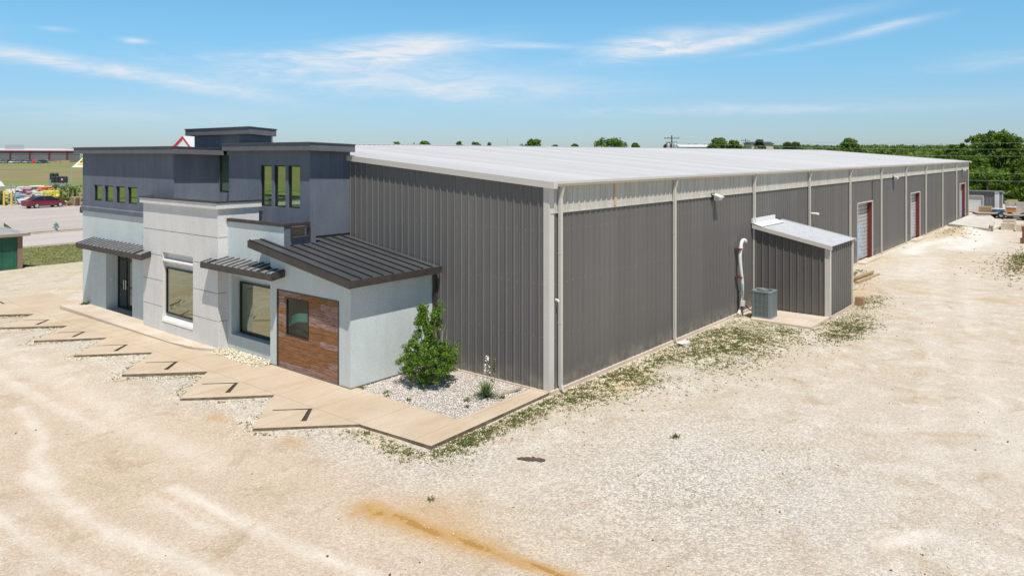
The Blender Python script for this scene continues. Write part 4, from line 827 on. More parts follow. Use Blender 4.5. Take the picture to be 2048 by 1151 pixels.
for k in range(95):
    a = random.uniform(0, 6.28); e = random.uniform(.1, 1.35); L = random.uniform(.42, .68); x, y = -1.42, 1.12; d1 = Vector((math.cos(a) * math.cos(e), math.sin(a) * math.cos(e), math.sin(e))); s_ = Vector((-math.sin(a), math.cos(a), 0)) * .016
    p0 = Vector((x, y, 0)); p1 = p0 + d1 * L * .5; p2 = p0 + d1 * L + Vector((0, 0, -.10 * math.cos(e))); b.add([p0 - s_, p0 + s_, p1 + s_ * .9, p1 - s_ * .9, p2], [(0, 1, 2, 3), (3, 2, 4)])
b.build('leaves', leafmat('yucca_leaf', (.09, .15, .04), (.19, .24, .09), 20, .1, .45), yc)
sk = [(-1.40, 1.14, .1), (-1.36, 1.15, .6), (-1.34, 1.17, 1.12)]; MB().tube(sk, [.012, .01, .006], 6).build('flower_stalk', M['bark'], yc)
b = MB()
for k in range(34):
    z = random.uniform(.62, 1.14); f_ = (z - .6) / .54; rr = .085 * (1 - f_ * .6); a = random.uniform(0, 6.28); x, y = -1.355 + rr * math.cos(a), 1.155 + rr * math.sin(a); s_ = random.uniform(.012, .022)
    b.lathe([(s_ * .3, -s_), (s_, -s_ * .2), (s_ * .7, s_ * .8)], (x, y, z), 5)
b.build('blossoms', mat('white_petal', (.85, .83, .70), .6), yc)
ms = empty('mullein_stalk', 'thin green weed stalk against the charcoal wall left of the yucca', 'weed', (-.35, 1.75, 0))
MB().tube([(-.35, 1.75, -.03), (-.35, 1.75, .75)], [.012, .006], 5).build('stem', M['bark'], ms)
V, Fc = leafcloud(np.array([(0, 0, .35 + .06 * k) for k in range(7)]), np.full(7, .035), 16, .03, r); npmesh('leaves', V, Fc, M['weed'], None, ms)
b = MB(); b.prism([(-1.0, .95, -.02), (-.95, .85, -.02), (-.35, .72, .04), (-.3, .85, .05)], (0, 0, 0), (0, 0, .05)); tag(b.build('drain_spout', M['woodgrey']), 'flat grey board lying on the gravel bed right of the yucca', 'board')

# ------------------------------------------------------------------ trees
M['lf1'] = leafmat('tree_leaf', (.065, .135, .016), (.20, .30, .035), .5, .4, .6, (.30, .37, .05)); M['lf2'] = leafmat('dark_tree_leaf', (.05, .10, .02), (.11, .17, .03), .4, .35)
M['lfw'] = leafmat('woodland_leaf', (.07, .13, .022), (.19, .27, .045), .12, .4, .6, (.28, .34, .06))
def tree(x, y, h, w_, label, group='trees beyond the warehouse', seed=1, m='lf1', ncl=60, nper=60, ls=.3, z=None, trunk=.25, asym=0, cr_=(.16, .34), inner=.25, top=()):
    r = np.random.default_rng(seed); z = float(terr(x, y)) if z is None else z
    t_ = empty('tree', label, 'tree', (x, y, z), group); cs = []; rd = []; b = MB()
    for k in range(ncl):
        a = r.uniform(0, 6.28); f_ = r.uniform(0, 1); hh = h * (trunk + (1 - trunk) * f_); wr = w_ * math.sin(math.pi * min(1, .22 + .74 * f_)) ** .75 * math.sqrt(r.uniform(inner, 1.))
        rr = w_ * r.uniform(*cr_); cx, cy = math.cos(a) * wr + asym * f_, math.sin(a) * wr; hh = min(hh, h - rr * .8); cs.append((cx, cy, hh)); rd.append(rr)
        if k % 5 == 0: b.tube([(x, y, z + h * trunk * .8), (x + cx * .5, y + cy * .5, z + hh * .75), (x + cx, y + cy, z + hh)], [h * .012, h * .008, h * .003], 5)
    for (tx_, ty_, tz_, tr_) in top: cs.append((tx_, ty_, tz_)); rd.append(tr_)
    b.tube([(x, y, z - .2), (x + .1, y, z + h * trunk * .6), (x, y, z + h * .6)], [h * .03, h * .022, h * .01], 8); b.build('trunk', M['bark'], t_)
    V, Fc = leafcloud(np.array(cs), np.array(rd), nper, ls, r, .6); npmesh('crown', V, Fc, M[m], None, t_); return t_
ridge = [(118.1, 138.1, 10.0, 1.9, 'round tree top just above the white roof ridge nearest the charcoal tower'), (122.9, 132.3, 10.2, 2.6, 'second round tree top along the roof ridge from the charcoal tower'),
    (136.2, 131.9, 10.3, 1.6, 'narrow tree top left of a wide low one above the roof ridge'), (139, 128.4, 10.1, 2.5, 'wide low tree top between a narrow and a tiny one above the roof ridge'), (141.6, 125.3, 9.9, 1.0, 'tiny tree top right of the wide low one above the roof ridge'),
    (125.6, 97.4, 10.4, 3.6, 'broad ragged tree above the roof ridge left of the rounder one'), (129.5, 94, 9.0, 1.9, 'low tree trailing off beside the broad ragged one above the roof ridge'), (140.4, 95.2, 9.3, 1.7, 'low tree top between the two broad ones above the roof ridge'), (137.6, 82.7, 10.8, 5.0, 'broadest round tree above the roof ridge left of the utility pole'), (141, 78, 9.3, 1.6, 'small tree top against the right of the broadest ridge tree'),
    (104, 50, 8.6, 1.3, 'dark low tree top left of the utility pole'), (163.9, 66.4, 10.9, 3.4, 'bright leafy tree right of the utility pole with a bushy left side'), (167, 64, 10.3, 3.0, 'tree just right of the bright leafy one beyond the roof'), (177, 61, 10.5, 2.0, 'dark dome shaped tree before the distant rooftops'), (205, 62, 10.4, 4.4, 'dark tree at the start of the distant woodland'), (190, 42, 10.9, 3.4, 'bright green tree standing ahead of the distant woodland')]
for k, (x, y, zt, w_, lab) in enumerate(ridge): tree(x, y, zt + .08, w_, lab, seed=30 + k, m='lf2' if k in (10, 13, 14) else 'lf1', ncl=80, nper=60, ls=.26, trunk=.35, cr_=(.14, .26), inner=.05)
tree(125.4, 2.2, 10.2, 6.2, 'large leafy tree with a ragged top behind the far corner of the warehouse', 'big trees at the right', 61, ncl=330, nper=62, ls=.24, trunk=.10, cr_=(.07, .17), inner=.1, top=[(-.5, 3.6, 9.4, .5), (-.4, 2.6, 9.7, .6), (-.3, 4.4, 9.0, .4), (0, 1.2, 10.1, .6), (.2, -.6, 10.2, .7), (0, 3.2, 8.7, .7), (0, 5.2, 8.3, .35)])
tree(119, -5.2, 8.9, 4.6, 'large green tree at the right edge behind the grey storage shed', 'big trees at the right', 62, ncl=240, nper=60, ls=.23, trunk=.08, cr_=(.08, .19), inner=.1)
tree(132, 9, 8.4, 4.6, 'medium green tree tucked between the warehouse end and the large ragged tree', 'big trees at the right', 63, ncl=200, nper=55, ls=.25, trunk=.08, cr_=(.08, .19), inner=.1)
tree(104, -4.2, 5.2, 3.0, 'bright bushy young tree right behind the grey storage shed', 'big trees at the right', 64, ncl=60, nper=90, ls=.2, trunk=.05)
tree(107, 1.6, 4.8, 3.2, 'low bushy tree behind the white roller door shed', 'big trees at the right', 65, ncl=60, nper=90, ls=.2, trunk=.05)
tree(122, -12, 10.6, 5, 'tall tree cut by the right picture edge', 'big trees at the right', 66, ncl=220, nper=55, ls=.26, trunk=.1, cr_=(.08, .19), inner=.1)
tree(116, 5.5, 6.6, 3.4, 'green tree rising over the roof of the white roller door shed', 'big trees at the right', 67, ncl=60, nper=100, ls=.24, trunk=.06)
r = np.random.default_rng(9); cs = []; rd = []
Fv = np.array([math.cos(YAW), math.sin(YAW)]); Rv = np.array([math.sin(YAW), -math.cos(YAW)])
for k in range(5200):
    dd_ = r.uniform(150, 620) ** 1.0; tx = r.uniform(.22, 1.0)
    lim = 11.6 + (dd_ - 150) * .0075 if tx > .42 else 10.2
    if tx < .42 and dd_ < 260: continue
    q = np.array([CAM.x, CAM.y]) + Fv * dd_ + Rv * dd_ * tx; top = np.interp(dd_, [150, 260, 420, 620], [4.8, 9.2, 11.6, 15.2]) * r.uniform(.88, 1.05); rr = r.uniform(1.6, 4.) * (.7 + dd_ / 800); cs.append((q[0], q[1], max(top - rr, 1.))); rd.append(rr)
V, Fc = leafcloud(np.array(cs), np.array(rd), 44, .62, r, .6); npmesh('distant_woodland', V, Fc, M['lfw'], 'stuff')

# ------------------------------------------------------------------ utility poles and wires
def upole(x, y, h, label, cans=True):
    u_ = empty('utility_pole', label, 'utility pole', (x, y, 0)); MB().tube([(x, y, -.2), (x, y, h)], [.16, .11], 8).build('pole', M['pole'], u_)
    b = MB(); a = Vector((.63, -.774, 0)); p0 = Vector((x, y, h - .5))
    b.tube([p0 - a * 1.3, p0 + a * 1.3], .07, 4); b.tube([p0 - a * 1.0 - Vector((0, 0, .7)), p0 + a * 1.0 - Vector((0, 0, .7))], .06, 4); b.build('crossarm', M['pole'], u_)
    b = MB()
    for s_ in (-1.2, -.6, .6, 1.2): c_ = p0 + a * s_; b.lathe([(.05, .05), (.09, .15), (.05, .3)], tuple(c_), 6)
    b.build('insulator', M['galv'], u_)
    if cans:
        for s_ in (-.6, .6): c_ = p0 + a * s_ - Vector((0, 0, 2.0)); b = MB(); b.lathe([(.3, 0), (.32, .1), (.32, .9), (.2, 1.05)], tuple(c_), 12); b.build('transformer', M['galv'], u_)
upole(101.4, 48, 10.0, 'wooden utility pole with crossarms and two grey cans behind the warehouse roof'); upole(93.5, 105.1, 9.2, 'small distant utility pole above the left part of the white roof', False); upole(197.2, 72.9, 11.2, 'far utility pole among the distant rooftops', False); upole(96, -34, 9.4, 'utility pole carrying the wires past the right picture edge', False)
b = MB(); b.tube([(214.2, 178.7, 0), (214.2, 178.7, 13)], .08, 4); tag(b.build('antenna_mast', M['wire']), 'thin distant antenna mast above the roof ridge', 'mast')
for k, (z0, z1, dx) in enumerate(((9.5, 8.9, 0), (8.8, 8.0, .5), (7.9, 7.1, .2), (5.6, 4.9, 0), (4.6, 3.9, .4))):
    pts = [(101.4 + dx + (96 - 101.4) * s_, 48 + (-34 - 48) * s_, z0 + (z1 - z0) * s_ - 1.0 * 4 * s_ * (1 - s_)) for s_ in np.linspace(0, 1, 24)]
    b = MB(); b.tube(pts, .012, 4); tag(b.build('overhead_wire', M['wire']), ['topmost overhead wire crossing in front of the right trees', 'second overhead wire from the top before the right trees', 'middle overhead wire before the right trees', 'fourth overhead wire down before the right trees', 'lowest overhead wire before the right trees'][k], 'wire', 'overhead wires at the right')

# ------------------------------------------------------------------ yard beyond the warehouse on the right
ss = empty('storage_shed', 'low grey metal storage shed with a white roller door beyond the end of the warehouse', 'shed', (85, 0, 0))
A0 = (84.4, -1.9); zsh = 2.42
b = MB(); ribbed(b, (84.4, 6.0, 0), (0, -1, 0), (-1, 0, 0), 7.9, -.1, zsh, .1, minor=False, major=.05, w=.06, cut=[(4.45, 6.45)]); ribbed(b, (84.4, -1.9, 0), (1, 0, 0), (0, -1, 0), 4, -.1, zsh, .1, minor=False, major=.05); b.build('wall', mat('grey_cladding', (.17, .175, .19), .5), ss); MB().quad((84.4, 1.56, 1.8), (84.4, -.46, 1.8), (84.4, -.46, zsh), (84.4, 1.56, zsh)).build('door_header', bpy.data.materials['grey_cladding'], ss)
MB().slab([(84.2, 6.1, zsh + .12), (84.2, -2.1, zsh + .12), (88.6, -2.1, zsh - .1), (88.6, 6.1, zsh - .1)], .1).build('roof', M['galv'], ss)
b = MB(); b.box(84.3, 84.39, -2.0, -1.6, -.1, zsh); b.box(84.39, 84.7, -2.0, -1.91, -.1, zsh); b.build('corner_trim', M['whitemet'], ss); b = MB(); b.box(88.3, 88.45, -2.0, -1.9, -.1, zsh - .1); b.build('corner_trim', M['whitemet'], ss)
b = MB()
for k in range(9): b.box(84.42, 84.46, -.4, 1.5, k * .2, k * .2 + .185)
b.build('roller_door', M['whitemet'], ss); b = MB(); b.box(84.3, 84.42, -.53, -.41, 0, 1.95); b.box(84.3, 84.42, 1.51, 1.63, 0, 1.95); b.box(84.3, 84.42, -.41, 1.51, 1.83, 1.95); b.build('door_frame', M['trim'], ss)
for k in range(6):
    x, y = 84.5 + k * .55, -2.6 - k * .95
    o = MB().prism([(x, y, -.1), (x + .35, y - .9, -.1), (x + .47, y - .88, -.1), (x + .12, y + .02, -.1)], (0, 0, 0), (0, 0, 1.4)).build('concrete_barrier', M['concgrey'])
    tag(o, ['upright grey concrete panel nearest the storage shed corner', 'second upright concrete panel from the storage shed', 'third upright concrete panel from the storage shed', 'fourth upright concrete panel from the storage shed', 'fifth upright concrete panel along the yard edge', 'last upright concrete panel at the right picture edge'][k], 'barrier', 'concrete panels beside the storage shed')
def pallet(parent, x, y, z, n=1, w_=1.1):
    for k in range(n):
        b = MB(); zz = z + k * .15
        for j in range(3): b.box(x - w_ / 2 + j * (w_ - .1) / 2, x - w_ / 2 + j * (w_ - .1) / 2 + .1, y - w_ / 2, y + w_ / 2, zz, zz + .09)
        for j in range(6): b.box(x - w_ / 2, x + w_ / 2, y - w_ / 2 + j * .2, y - w_ / 2 + j * .2 + .11, zz + .09, zz + .115)
        b.build('pallet', M['wood'], parent)
o = empty('pallet_stack', 'stack of pinkish wooden pallets before the grey storage shed', 'pallets', (82.6, -.9, 0)); pallet(o, 82.6, -.9, -.07, 6, 1.25)
def tote(x, y, c, label, w_=1., h=.75):
    o = empty('tote', label, 'tote', (x, y, 0)); MB().prism([(x - w_ / 2, y - w_ / 2, 0), (x + w_ / 2, y - w_ / 2, 0), (x + w_ / 2, y + w_ / 2, 0), (x - w_ / 2, y + w_ / 2, 0)], (0, 0, -.05), (0, 0, h)).build('bin', mat('tote_paint', c, .5), o); MB().box(x - w_ / 2 - .05, x + w_ / 2 + .05, y - w_ / 2 - .05, y + w_ / 2 + .05, h, h + .07).build('lid', M['whitepl'], o)
tote(81.6, -2.25, (.05, .22, .5), 'blue tote in the yard before the concrete panels', 1.1, .6); tote(83.2, -3.3, (.55, .22, .08), 'orange tote leaning by the concrete panels', .9, .75)
def trailer(x, y, L, ang, label, wheel=True, wd=1.6):
    o = empty('flat_trailer', label, 'trailer', (x, y, 0), 'flat trailers in the yard'); a = Vector((math.cos(ang), math.sin(ang), 0)); n_ = Vector((-a.y, a.x, 0)); c_ = Vector((x, y, .46))
    q = [c_ - a * L / 2 - n_ * wd / 2, c_ + a * L / 2 - n_ * wd / 2, c_ + a * L / 2 + n_ * wd / 2, c_ - a * L / 2 + n_ * wd / 2]; MB().slab([tuple(p) for p in q], .07).build('deck', M['woodgrey'], o)
    b = MB(); b.slab([tuple(p - Vector((0, 0, .075))) for p in q], .12); b.tube([c_ + a * L / 2 - Vector((0, 0, .15)), c_ + a * (L / 2 + 1.1) - Vector((0, 0, .2))], .05, 6); b.build('chassis', M['black'], o)
    for s1_ in (-.45, .4):
        for s2 in (-1, 1):
            p_ = c_ + a * s1_ + n_ * s2 * (wd / 2 + .05); b = MB(); b.tube([(p_.x, p_.y, .27), tuple(Vector((p_.x, p_.y, .27)) + n_ * s2 * .2)], .34, 14); wl = b.build('wheel', M['rubber'], o)
            b = MB(); b.tube([tuple(Vector((p_.x, p_.y, .27)) + n_ * s2 * .2), tuple(Vector((p_.x, p_.y, .27)) + n_ * s2 * .22)], .18, 12); b.build('rim', M['chrome'], wl)
trailer(77.6, -3.0, 5.2, -1.15, 'weathered flat trailer nearest the warehouse end in the right yard'); trailer(76.2, -5.6, 4.6, -1.3, 'flat trailer with a visible wheel at the right picture edge')
for k, (x, y, l) in enumerate(((63.4, -4.9, 'square concrete block at the foot of the loading ramp'), (62.3, -6.1, 'longer concrete block beside the loading ramp towards the right edge'), (67.5, -4.6, 'concrete block behind the loading ramp end'))):
    b = MB(); b.box(x - .5, x + .5, y - (.5, .9, .5)[k], y + (.5, .5, .5)[k], -.1, .52); b.box(x - .1, x + .1, y - .15, y + .15, .52, .58); tag(b.build('concrete_block', M['concpale']), l, 'concrete block', 'concrete blocks by the ramp')
b = MB(); b.prism([(60.9, -3.75, 0), (60.5, -4.05, 0), (66, -3.6, 0), (66, -3.3, 0)], (0, 0, -.1), (0, 0, .42)); tag(b.build('retaining_curb', M['concpale']), 'tan concrete retaining curb along the loading ramp', 'curb')
b = MB(); b.tube([(51.5, -7.0, -.1), (51.5, -7.0, 1.25)], .09, 8); b.box(51.3, 51.7, -7.2, -6.8, -.1, .35); b.box(51.42, 51.58, -7.12, -6.88, .9, 1.25); tag(b.build('rusty_post', mat('rusty_steel', (.14, .06, .04), .8, 0, (.25, .11, .06), 6)), 'rusty brown post standing at the right picture edge', 'post')

# ------------------------------------------------------------------ left background: shed, hydrant, car, garden yard
gs = empty('green_shed', 'small dark green metal shed with a grey roof at the left picture edge', 'shed', (-4, 38.2, 0))
b = MB(); ribbed(b, (-7.5, 38.15, 0), (1, 0, 0), (0, -1, 0), 6.2, -.1, 1.95, .2, pitch=.62, minor=False, major=.03); b.quad((-1.3, 38.15, -.1), (-1.3, 41.2, -.1), (-1.3, 41.2, 2.5), (-1.3, 38.15, 1.95)); b.build('wall', M['green'], gs)
MB().box(-1.5, -1.24, 38.08, 38.2, -.1, 1.95).build('corner_trim', mat('brown_trim', (.24, .15, .12), .6), gs)
MB().slab([(-8, 37.8, 2.04), (-.95, 37.8, 2.04), (-2.0, 41.4, 2.52), (-8, 41.4, 2.52)], .1).build('roof', mat('old_grey_roof', (.40, .42, .41), .5, 0, (.30, .29, .26), 1.5), gs)
MB().box(-8, -.93, 37.76, 37.8, 1.9, 2.06).build('fascia', mat('faded_fascia', (.30, .22, .17), .7), gs)
hy = empty('fire_hydrant', 'white and silver fire hydrant with a green bonnet on the grass strip by the road', 'fire hydrant', (8.03, 59.6, -.03))
MB().lathe([(.2, 0), (.2, .05), (.12, .07), (.12, .48), (.17, .5), (.17, .55)], (8.03, 59.6, -.03), 14).build('barrel', M['galv'], hy)
MB().lathe([(.17, .55), (.16, .64), (.09, .72), (.04, .74), (.04, .8)], (8.03, 59.6, -.03), 14).build('bonnet', mat('hydrant_green', (.03, .20, .13), .5), hy)
for s_ in (-1, 1): MB().tube([(8.03 + s_ * .1, 59.6, .37), (8.03 + s_ * .25, 59.6, .37)], .07, 10).build('outlet', M['galv'], hy)
MB().tube([(8.03, 59.5, .33), (8.03, 59.33, .33)], .095, 10).build('front_outlet', M['galv'], hy)

def make_car(x, y, ang, paint, label, group=None, L=4.9, name='parked_car'):
    o = empty(name, label, 'car', (x, y, float(terr(x, y)) + .03), group); sc = L / 4.9; M4 = Matrix.Translation((x, y, float(terr(x, y)) + .03)) @ Matrix.Rotation(ang, 4, 'Z') @ Matrix.Scale(sc, 4)
    st = [(-2.45, .42, .80, .62), (-2.38, .28, .98, .78), (-1.95, .24, 1.04, .88), (-1.2, .22, 1.02, .92), (0, .21, .98, .93), (.9, .22, .96, .92), (1.5, .23, .90, .90), (2.05, .25, .80, .84), (2.36, .3, .68, .72), (2.45, .38, .58, .55)]
    def loft(stn, mm, nm, cap=True):
        b = MB(); vs = []; n_ = 10
        for (sx_, z0, z1, w_) in stn:
            for (a, c) in ((-.8, 0), (-1, .25), (-1, .65), (-.93, .88), (-.78, 1), (.78, 1), (.93, .88), (1, .65), (1, .25), (.8, 0)): vs.append(M4 @ Vector((sx_, a * w_, z0 + (z1 - z0) * c)))
        fs = [(i * n_ + j, i * n_ + (j + 1) % n_, (i + 1) * n_ + (j + 1) % n_, (i + 1) * n_ + j) for i in range(len(stn) - 1) for j in range(n_)] + [tuple(range(n_))[::-1], tuple(range((len(stn) - 1) * n_, len(stn) * n_))]
        b.add(vs, fs); return b.build(nm, mm, o, smooth=False)
    body = loft(st, paint, 'body')
    def gh(zs, nm, mm):
        b = MB(); vs = []
        for (sx_, z, w_) in zs: vs += [M4 @ Vector((sx_, -w_, z)), M4 @ Vector((sx_, w_, z))]
        return b, vs
    low = [(-1.95, .99, .80), (-1.75, .99, .84), (1.35, .93, .84), (1.45, .92, .80)]; hi_ = [(-1.15, 1.40, .58), (-.75, 1.44, .62), (.35, 1.45, .62), (.62, 1.40, .58)]
    b, vs = gh(low + hi_, '', None); f = [(0, 2, 10, 8), (2, 4, 12, 10), (4, 6, 14, 12), (1, 9, 11, 3), (3, 11, 13, 5), (5, 13, 15, 7), (0, 8, 9, 1), (6, 7, 15, 14)]; b.add(vs, f); b.build('window_glass', M['carglass'], o)
    b, vs = gh(hi_, '', None); vs2 = [v + Vector((0, 0, .03)) for v in vs]; b.add(vs + vs2, [(8, 9, 11, 10), (10, 11, 13, 12), (12, 13, 15, 14), (0, 2, 10, 8), (2, 4, 12, 10), (4, 6, 14, 12), (1, 9, 11, 3), (3, 11, 13, 5), (5, 13, 15, 7), (0, 8, 9, 1), (6, 7, 15, 14)])
    for (xa, za_, xb, zb_) in ((-1.8, .99, -1.1, 1.42), (-.35, .98, -.35, 1.45), (1.4, .93, .6, 1.42)):
        for s_ in (-1, 1): b.tube([M4 @ Vector((xa, s_ * .85, za_)), M4 @ Vector((xb, s_ * .61, zb_))], .035 * sc, 4)
    b.build('roof_panel', paint, o)
    for sx_ in (-1.42, 1.48):
        for s_ in (-1, 1):
            b = MB(); b.tube([M4 @ Vector((sx_, s_ * .72, .33)), M4 @ Vector((sx_, s_ * .94, .33))], .33 * sc, 18); wh_ = b.build('wheel', M['rubber'], o)
            b = MB(); b.tube([M4 @ Vector((sx_, s_ * .94, .33)), M4 @ Vector((sx_, s_ * .955, .33))], .22 * sc, 14); b.build('rim', M['chrome'], wh_)
    for s_ in (-1, 1):
        b = MB(); b.prism([M4 @ Vector(q) for q in ((2.2, s_ * .5, .6), (2.2, s_ * .74, .6), (2.2, s_ * .74, .72), (2.2, s_ * .5, .74))], (0, 0, 0), tuple((M4.to_3x3() @ Vector((.2, 0, 0))))); b.build('headlight', M['whitepl'], o)
        b = MB(); b.prism([M4 @ Vector(q) for q in ((-2.3, s_ * .45, .78), (-2.3, s_ * .76, .78), (-2.3, s_ * .76, .92), (-2.3, s_ * .45, .92))], (0, 0, 0), tuple((M4.to_3x3() @ Vector((-.13, 0, 0))))); b.build('taillight', M['red'], o)
    return o
paint = mat('maroon_paint', (.16, .012, .03), .25, 0, spec=.8); make_car(18.4, 93.4, math.atan2(.94, 4.9), paint, 'dark red sedan parked before the garden supply yard', name='parked_sedan')
# garden yard: fence, pallets of bags, tanks, bollards, plants, shelter
LT = lambda px, d_: np.array([CAM.x, CAM.y]) + Fv * d_ + Rv * d_ * ((px - 1024) / 1481.5)
cols = [((.62, .62, .60), 'white and blue bags', 0), ((.60, .56, .60), 'pale lilac bags', 1), ((.60, .30, .42), 'pink bags', 2), ((.62, .60, .52), 'cream bags', 3), ((.75, .25, .08), 'orange bags', 4), ((.62, .62, .06), 'lime yellow bags', 5), ((.68, .50, .05), 'yellow bags', 6), ((.56, .58, .58), 'grey white bags', 7), ((.45, .50, .40), 'pale green bags', 8), ((.64, .60, .60), 'white bags with red print', 9), ((.20, .32, .42), 'blue bags', 10), ((.60, .55, .20), 'mustard bags', 11)]
place = {0: (26, 108, 6), 1: (48, 109, 7), 2: (60, 108, 7), 3: (74, 108, 8), 4: (90, 106, 8), 5: (102, 104, 6), 6: (62, 102, 3), 7: (48, 101, 2), 8: (78, 104, 5), 9: (14, 106, 5), 10: (36, 103, 4), 11: (2, 105, 5)}
where = ['left of the steel post', 'in the middle of the back row', 'right of the lilac pile in the back row', 'tallest in the middle of the yard', 'tall pile right of the middle', 'beside the yellow post at the row end', 'low pile behind the red sedan', 'lowest pile in front of the lilac one', 'small pile just over the sedan roof', 'at the far left before the yellow posts', 'dark pile right of the steel post', 'cut by the left picture edge']
for (c_, nm, k) in cols:
    px, d_, n_ = place[k]; q = LT(px, d_); o = empty('bag_pile', f'pile of {nm}, {where[k]}', 'bag pile', (q[0], q[1], 0), 'piles of bags in the garden yard'); pallet(o, q[0], q[1], -.05, 1, 1.5)
    b = MB(); rr = random.Random(k)
    for lv in range(int(n_ * 1.6)):
        for (ix, iy) in ((-.38, -.38), (.38, -.38), (-.38, .38), (.38, .38)):
            x, y = q[0] + ix + rr.uniform(-.12, .12), q[1] + iy + rr.uniform(-.12, .12); z = .08 + lv * .17; hx, hy_ = .42, .36
            lo_ = [(x - hx, y - hy_, 0), (x + hx, y - hy_, 0), (x + hx, y + hy_, 0), (x - hx, y + hy_, 0)]
            b.add([(p_[0], p_[1], z + .08) for p_ in lo_] + [((p_[0] - x) * .7 + x, (p_[1] - y) * .7 + y, z + .18 + rr.uniform(0, .03)) for p_ in lo_] + [((p_[0] - x) * .8 + x, (p_[1] - y) * .8 + y, z) for p_ in lo_], [(4, 5, 6, 7), (0, 1, 5, 4), (1, 2, 6, 5), (2, 3, 7, 6), (3, 0, 4, 7), (8, 9, 1, 0), (9, 10, 2, 1), (10, 11, 3, 2), (11, 8, 0, 3)])
    b.build('bags', mat('bag_print', c_, .55, 0, tuple(min(.75, v * .6 + .25) for v in c_), 2.5, lo=.5, hi=.6), o)
for k, (px, d_, h, l) in enumerate(((8, 97, 1.9, 'yellow bollard at the left picture edge'), (23, 97, 1.9, 'yellow bollard left of the steel shelter post'), (109, 99, 2.0, 'yellow bollard behind the red sedan roof'))):
    q = LT(px, d_); b = MB(); b.lathe([(.13, 0), (.13, h - .1), (.08, h)], (q[0], q[1], -.05), 10); tag(b.build('bollard', M['yellow']), l, 'bollard', 'yellow bollards of the garden yard')
q = LT(31, 98); sl_ = empty('steel_shelter', 'light steel frame shelter with a pale roof edge at the left picture edge', 'shelter', (q[0], q[1], 0))
qa, qb, qc = LT(-30, 98), LT(31, 98), LT(22, 106)
b = MB()
for p_ in (qa, qb, qc): b.tube([(p_[0], p_[1], -.05), (p_[0], p_[1], 2.4)], .06, 6)
b.tube([(qa[0], qa[1], 2.4), (qb[0], qb[1], 2.4)], .06, 6); b.tube([(qc[0], qc[1], 2.4), (qb[0], qb[1], 2.4)], .06, 6); b.build('frame', M['galv'], sl_)
qd = LT(-30, 106); MB().slab([(qa[0], qa[1], 2.5), (qb[0] - 1.2, qb[1], 2.55), (qc[0] - 1.2, qc[1], 2.9), (qd[0], qd[1], 2.9)], .06).build('roof', M['whitemet'], sl_)
for k, (px, d_, z, l) in enumerate(((107, 150, 0, 'lower left'), (115, 150, 0, 'lower second from left'), (123, 150, 0, 'lower third from left, with a pale label'), (131, 150, 0, 'lower right'), (104, 152, 1.0, 'raised rear left'), (113, 152, 1.0, 'raised rear right'))):
    q = LT(px, d_); o = empty('water_tank', f'black round plastic tank, {l} above the fence', 'tank', (q[0], q[1], 0), 'black tanks behind the fence'); z0 = .9 + (0.0 if k < 4 else .6)
    MB().lathe([(.42, 0), (.42, 1.15), (.36, 1.28), (.12, 1.32), (.12, 1.38)], (q[0], q[1], z0 - .0), 16).build('tank', mat('black_poly', (.03, .034, .033), .45), o); MB().box(q[0] - .4, q[0] + .4, q[1] - .4, q[1] + .4, -.1, z0 - .005).build('stand', M['galv'], o)
    if k == 2: MB().box(q[0] - .2, q[0] + .1, q[1] - .45, q[1] - .42, z0 + .5, z0 + .85).build('label', M['whitepl'], o)
fa, fb_ = LT(72, 118), LT(180, 118); fn = empty('chain_link_fence', 'grey chain link fence behind the bag piles and plant racks', 'fence', (fa[0], fa[1], 0)); dv = fb_ - fa; Lf = np.linalg.norm(dv); dv = dv / Lf; b = MB(); wz = 1.75
for k in range(int(Lf / .12)): p_ = fa + dv * k * .12; b.tube([(p_[0], p_[1], -.05), (*(p_ + dv * .9), wz)] if k % 2 else [(p_[0], p_[1], wz), (*(p_ + dv * .9), -.05)], .012, 3, False)
b.build('mesh', M['galv'], fn)
for k in range(int(Lf / 2.6) + 1): p_ = fa + dv * k * 2.6; MB().tube([(p_[0], p_[1], -.1), (p_[0], p_[1], wz + .1)], .035, 6).build('post', M['galv'], fn)
MB().tube([(*fa, wz), (*fb_, wz)], .025, 5).build('rail', M['galv'], fn)
for k, (px, d_, h) in enumerate(((113, 106, 2.3), (122, 108, 1.9), (131, 107, 2.1), (139, 108, 2.4), (147, 106, 2.0), (155, 107, 2.4), (118, 99, .9), (128, 99, .75), (136, 99, .9))):
    q = LT(px, d_); o = empty('potted_plant', ['bushy green nursery plant nearest the yellow bollard', 'second nursery plant in the back row', 'third nursery plant in the back row', 'fourth nursery plant in the back row', 'fifth nursery plant in the back row', 'tall nursery plant beside the office corner', 'low nursery plant behind the sedan bonnet', 'lowest nursery plant in the front row', 'low nursery plant next to the pallets'][k], 'plant', (q[0], q[1], 0), 'nursery plants in the garden yard')
    MB().lathe([(.22, 0), (.3, .35)], (q[0], q[1], -.05), 10).build('pot', M['black'], o); r = np.random.default_rng(80 + k)
    C_ = np.stack([r.normal(0, .28, 16), r.normal(0, .28, 16), r.uniform(.35, h, 16)], -1); V, Fc = leafcloud(C_, np.full(16, .28), 34, .09, r); npmesh('foliage', V, Fc, M['holly'] if k % 2 else M['lf1'], None, o)
for k, px in enumerate((126, 137, 146, 154)):
    q = LT(px, 102); b = MB(); b.tube([(q[0], q[1], -.05), (q[0], q[1], 1.9)], .035, 5); tag(b.build('stake', M['wood']), ['leftmost thin wooden stake before the nursery plants', 'second thin wooden stake before the nursery plants', 'third thin wooden stake before the nursery plants', 'thin wooden stake nearest the office corner'][k], 'stake', 'stakes before the nursery plants')
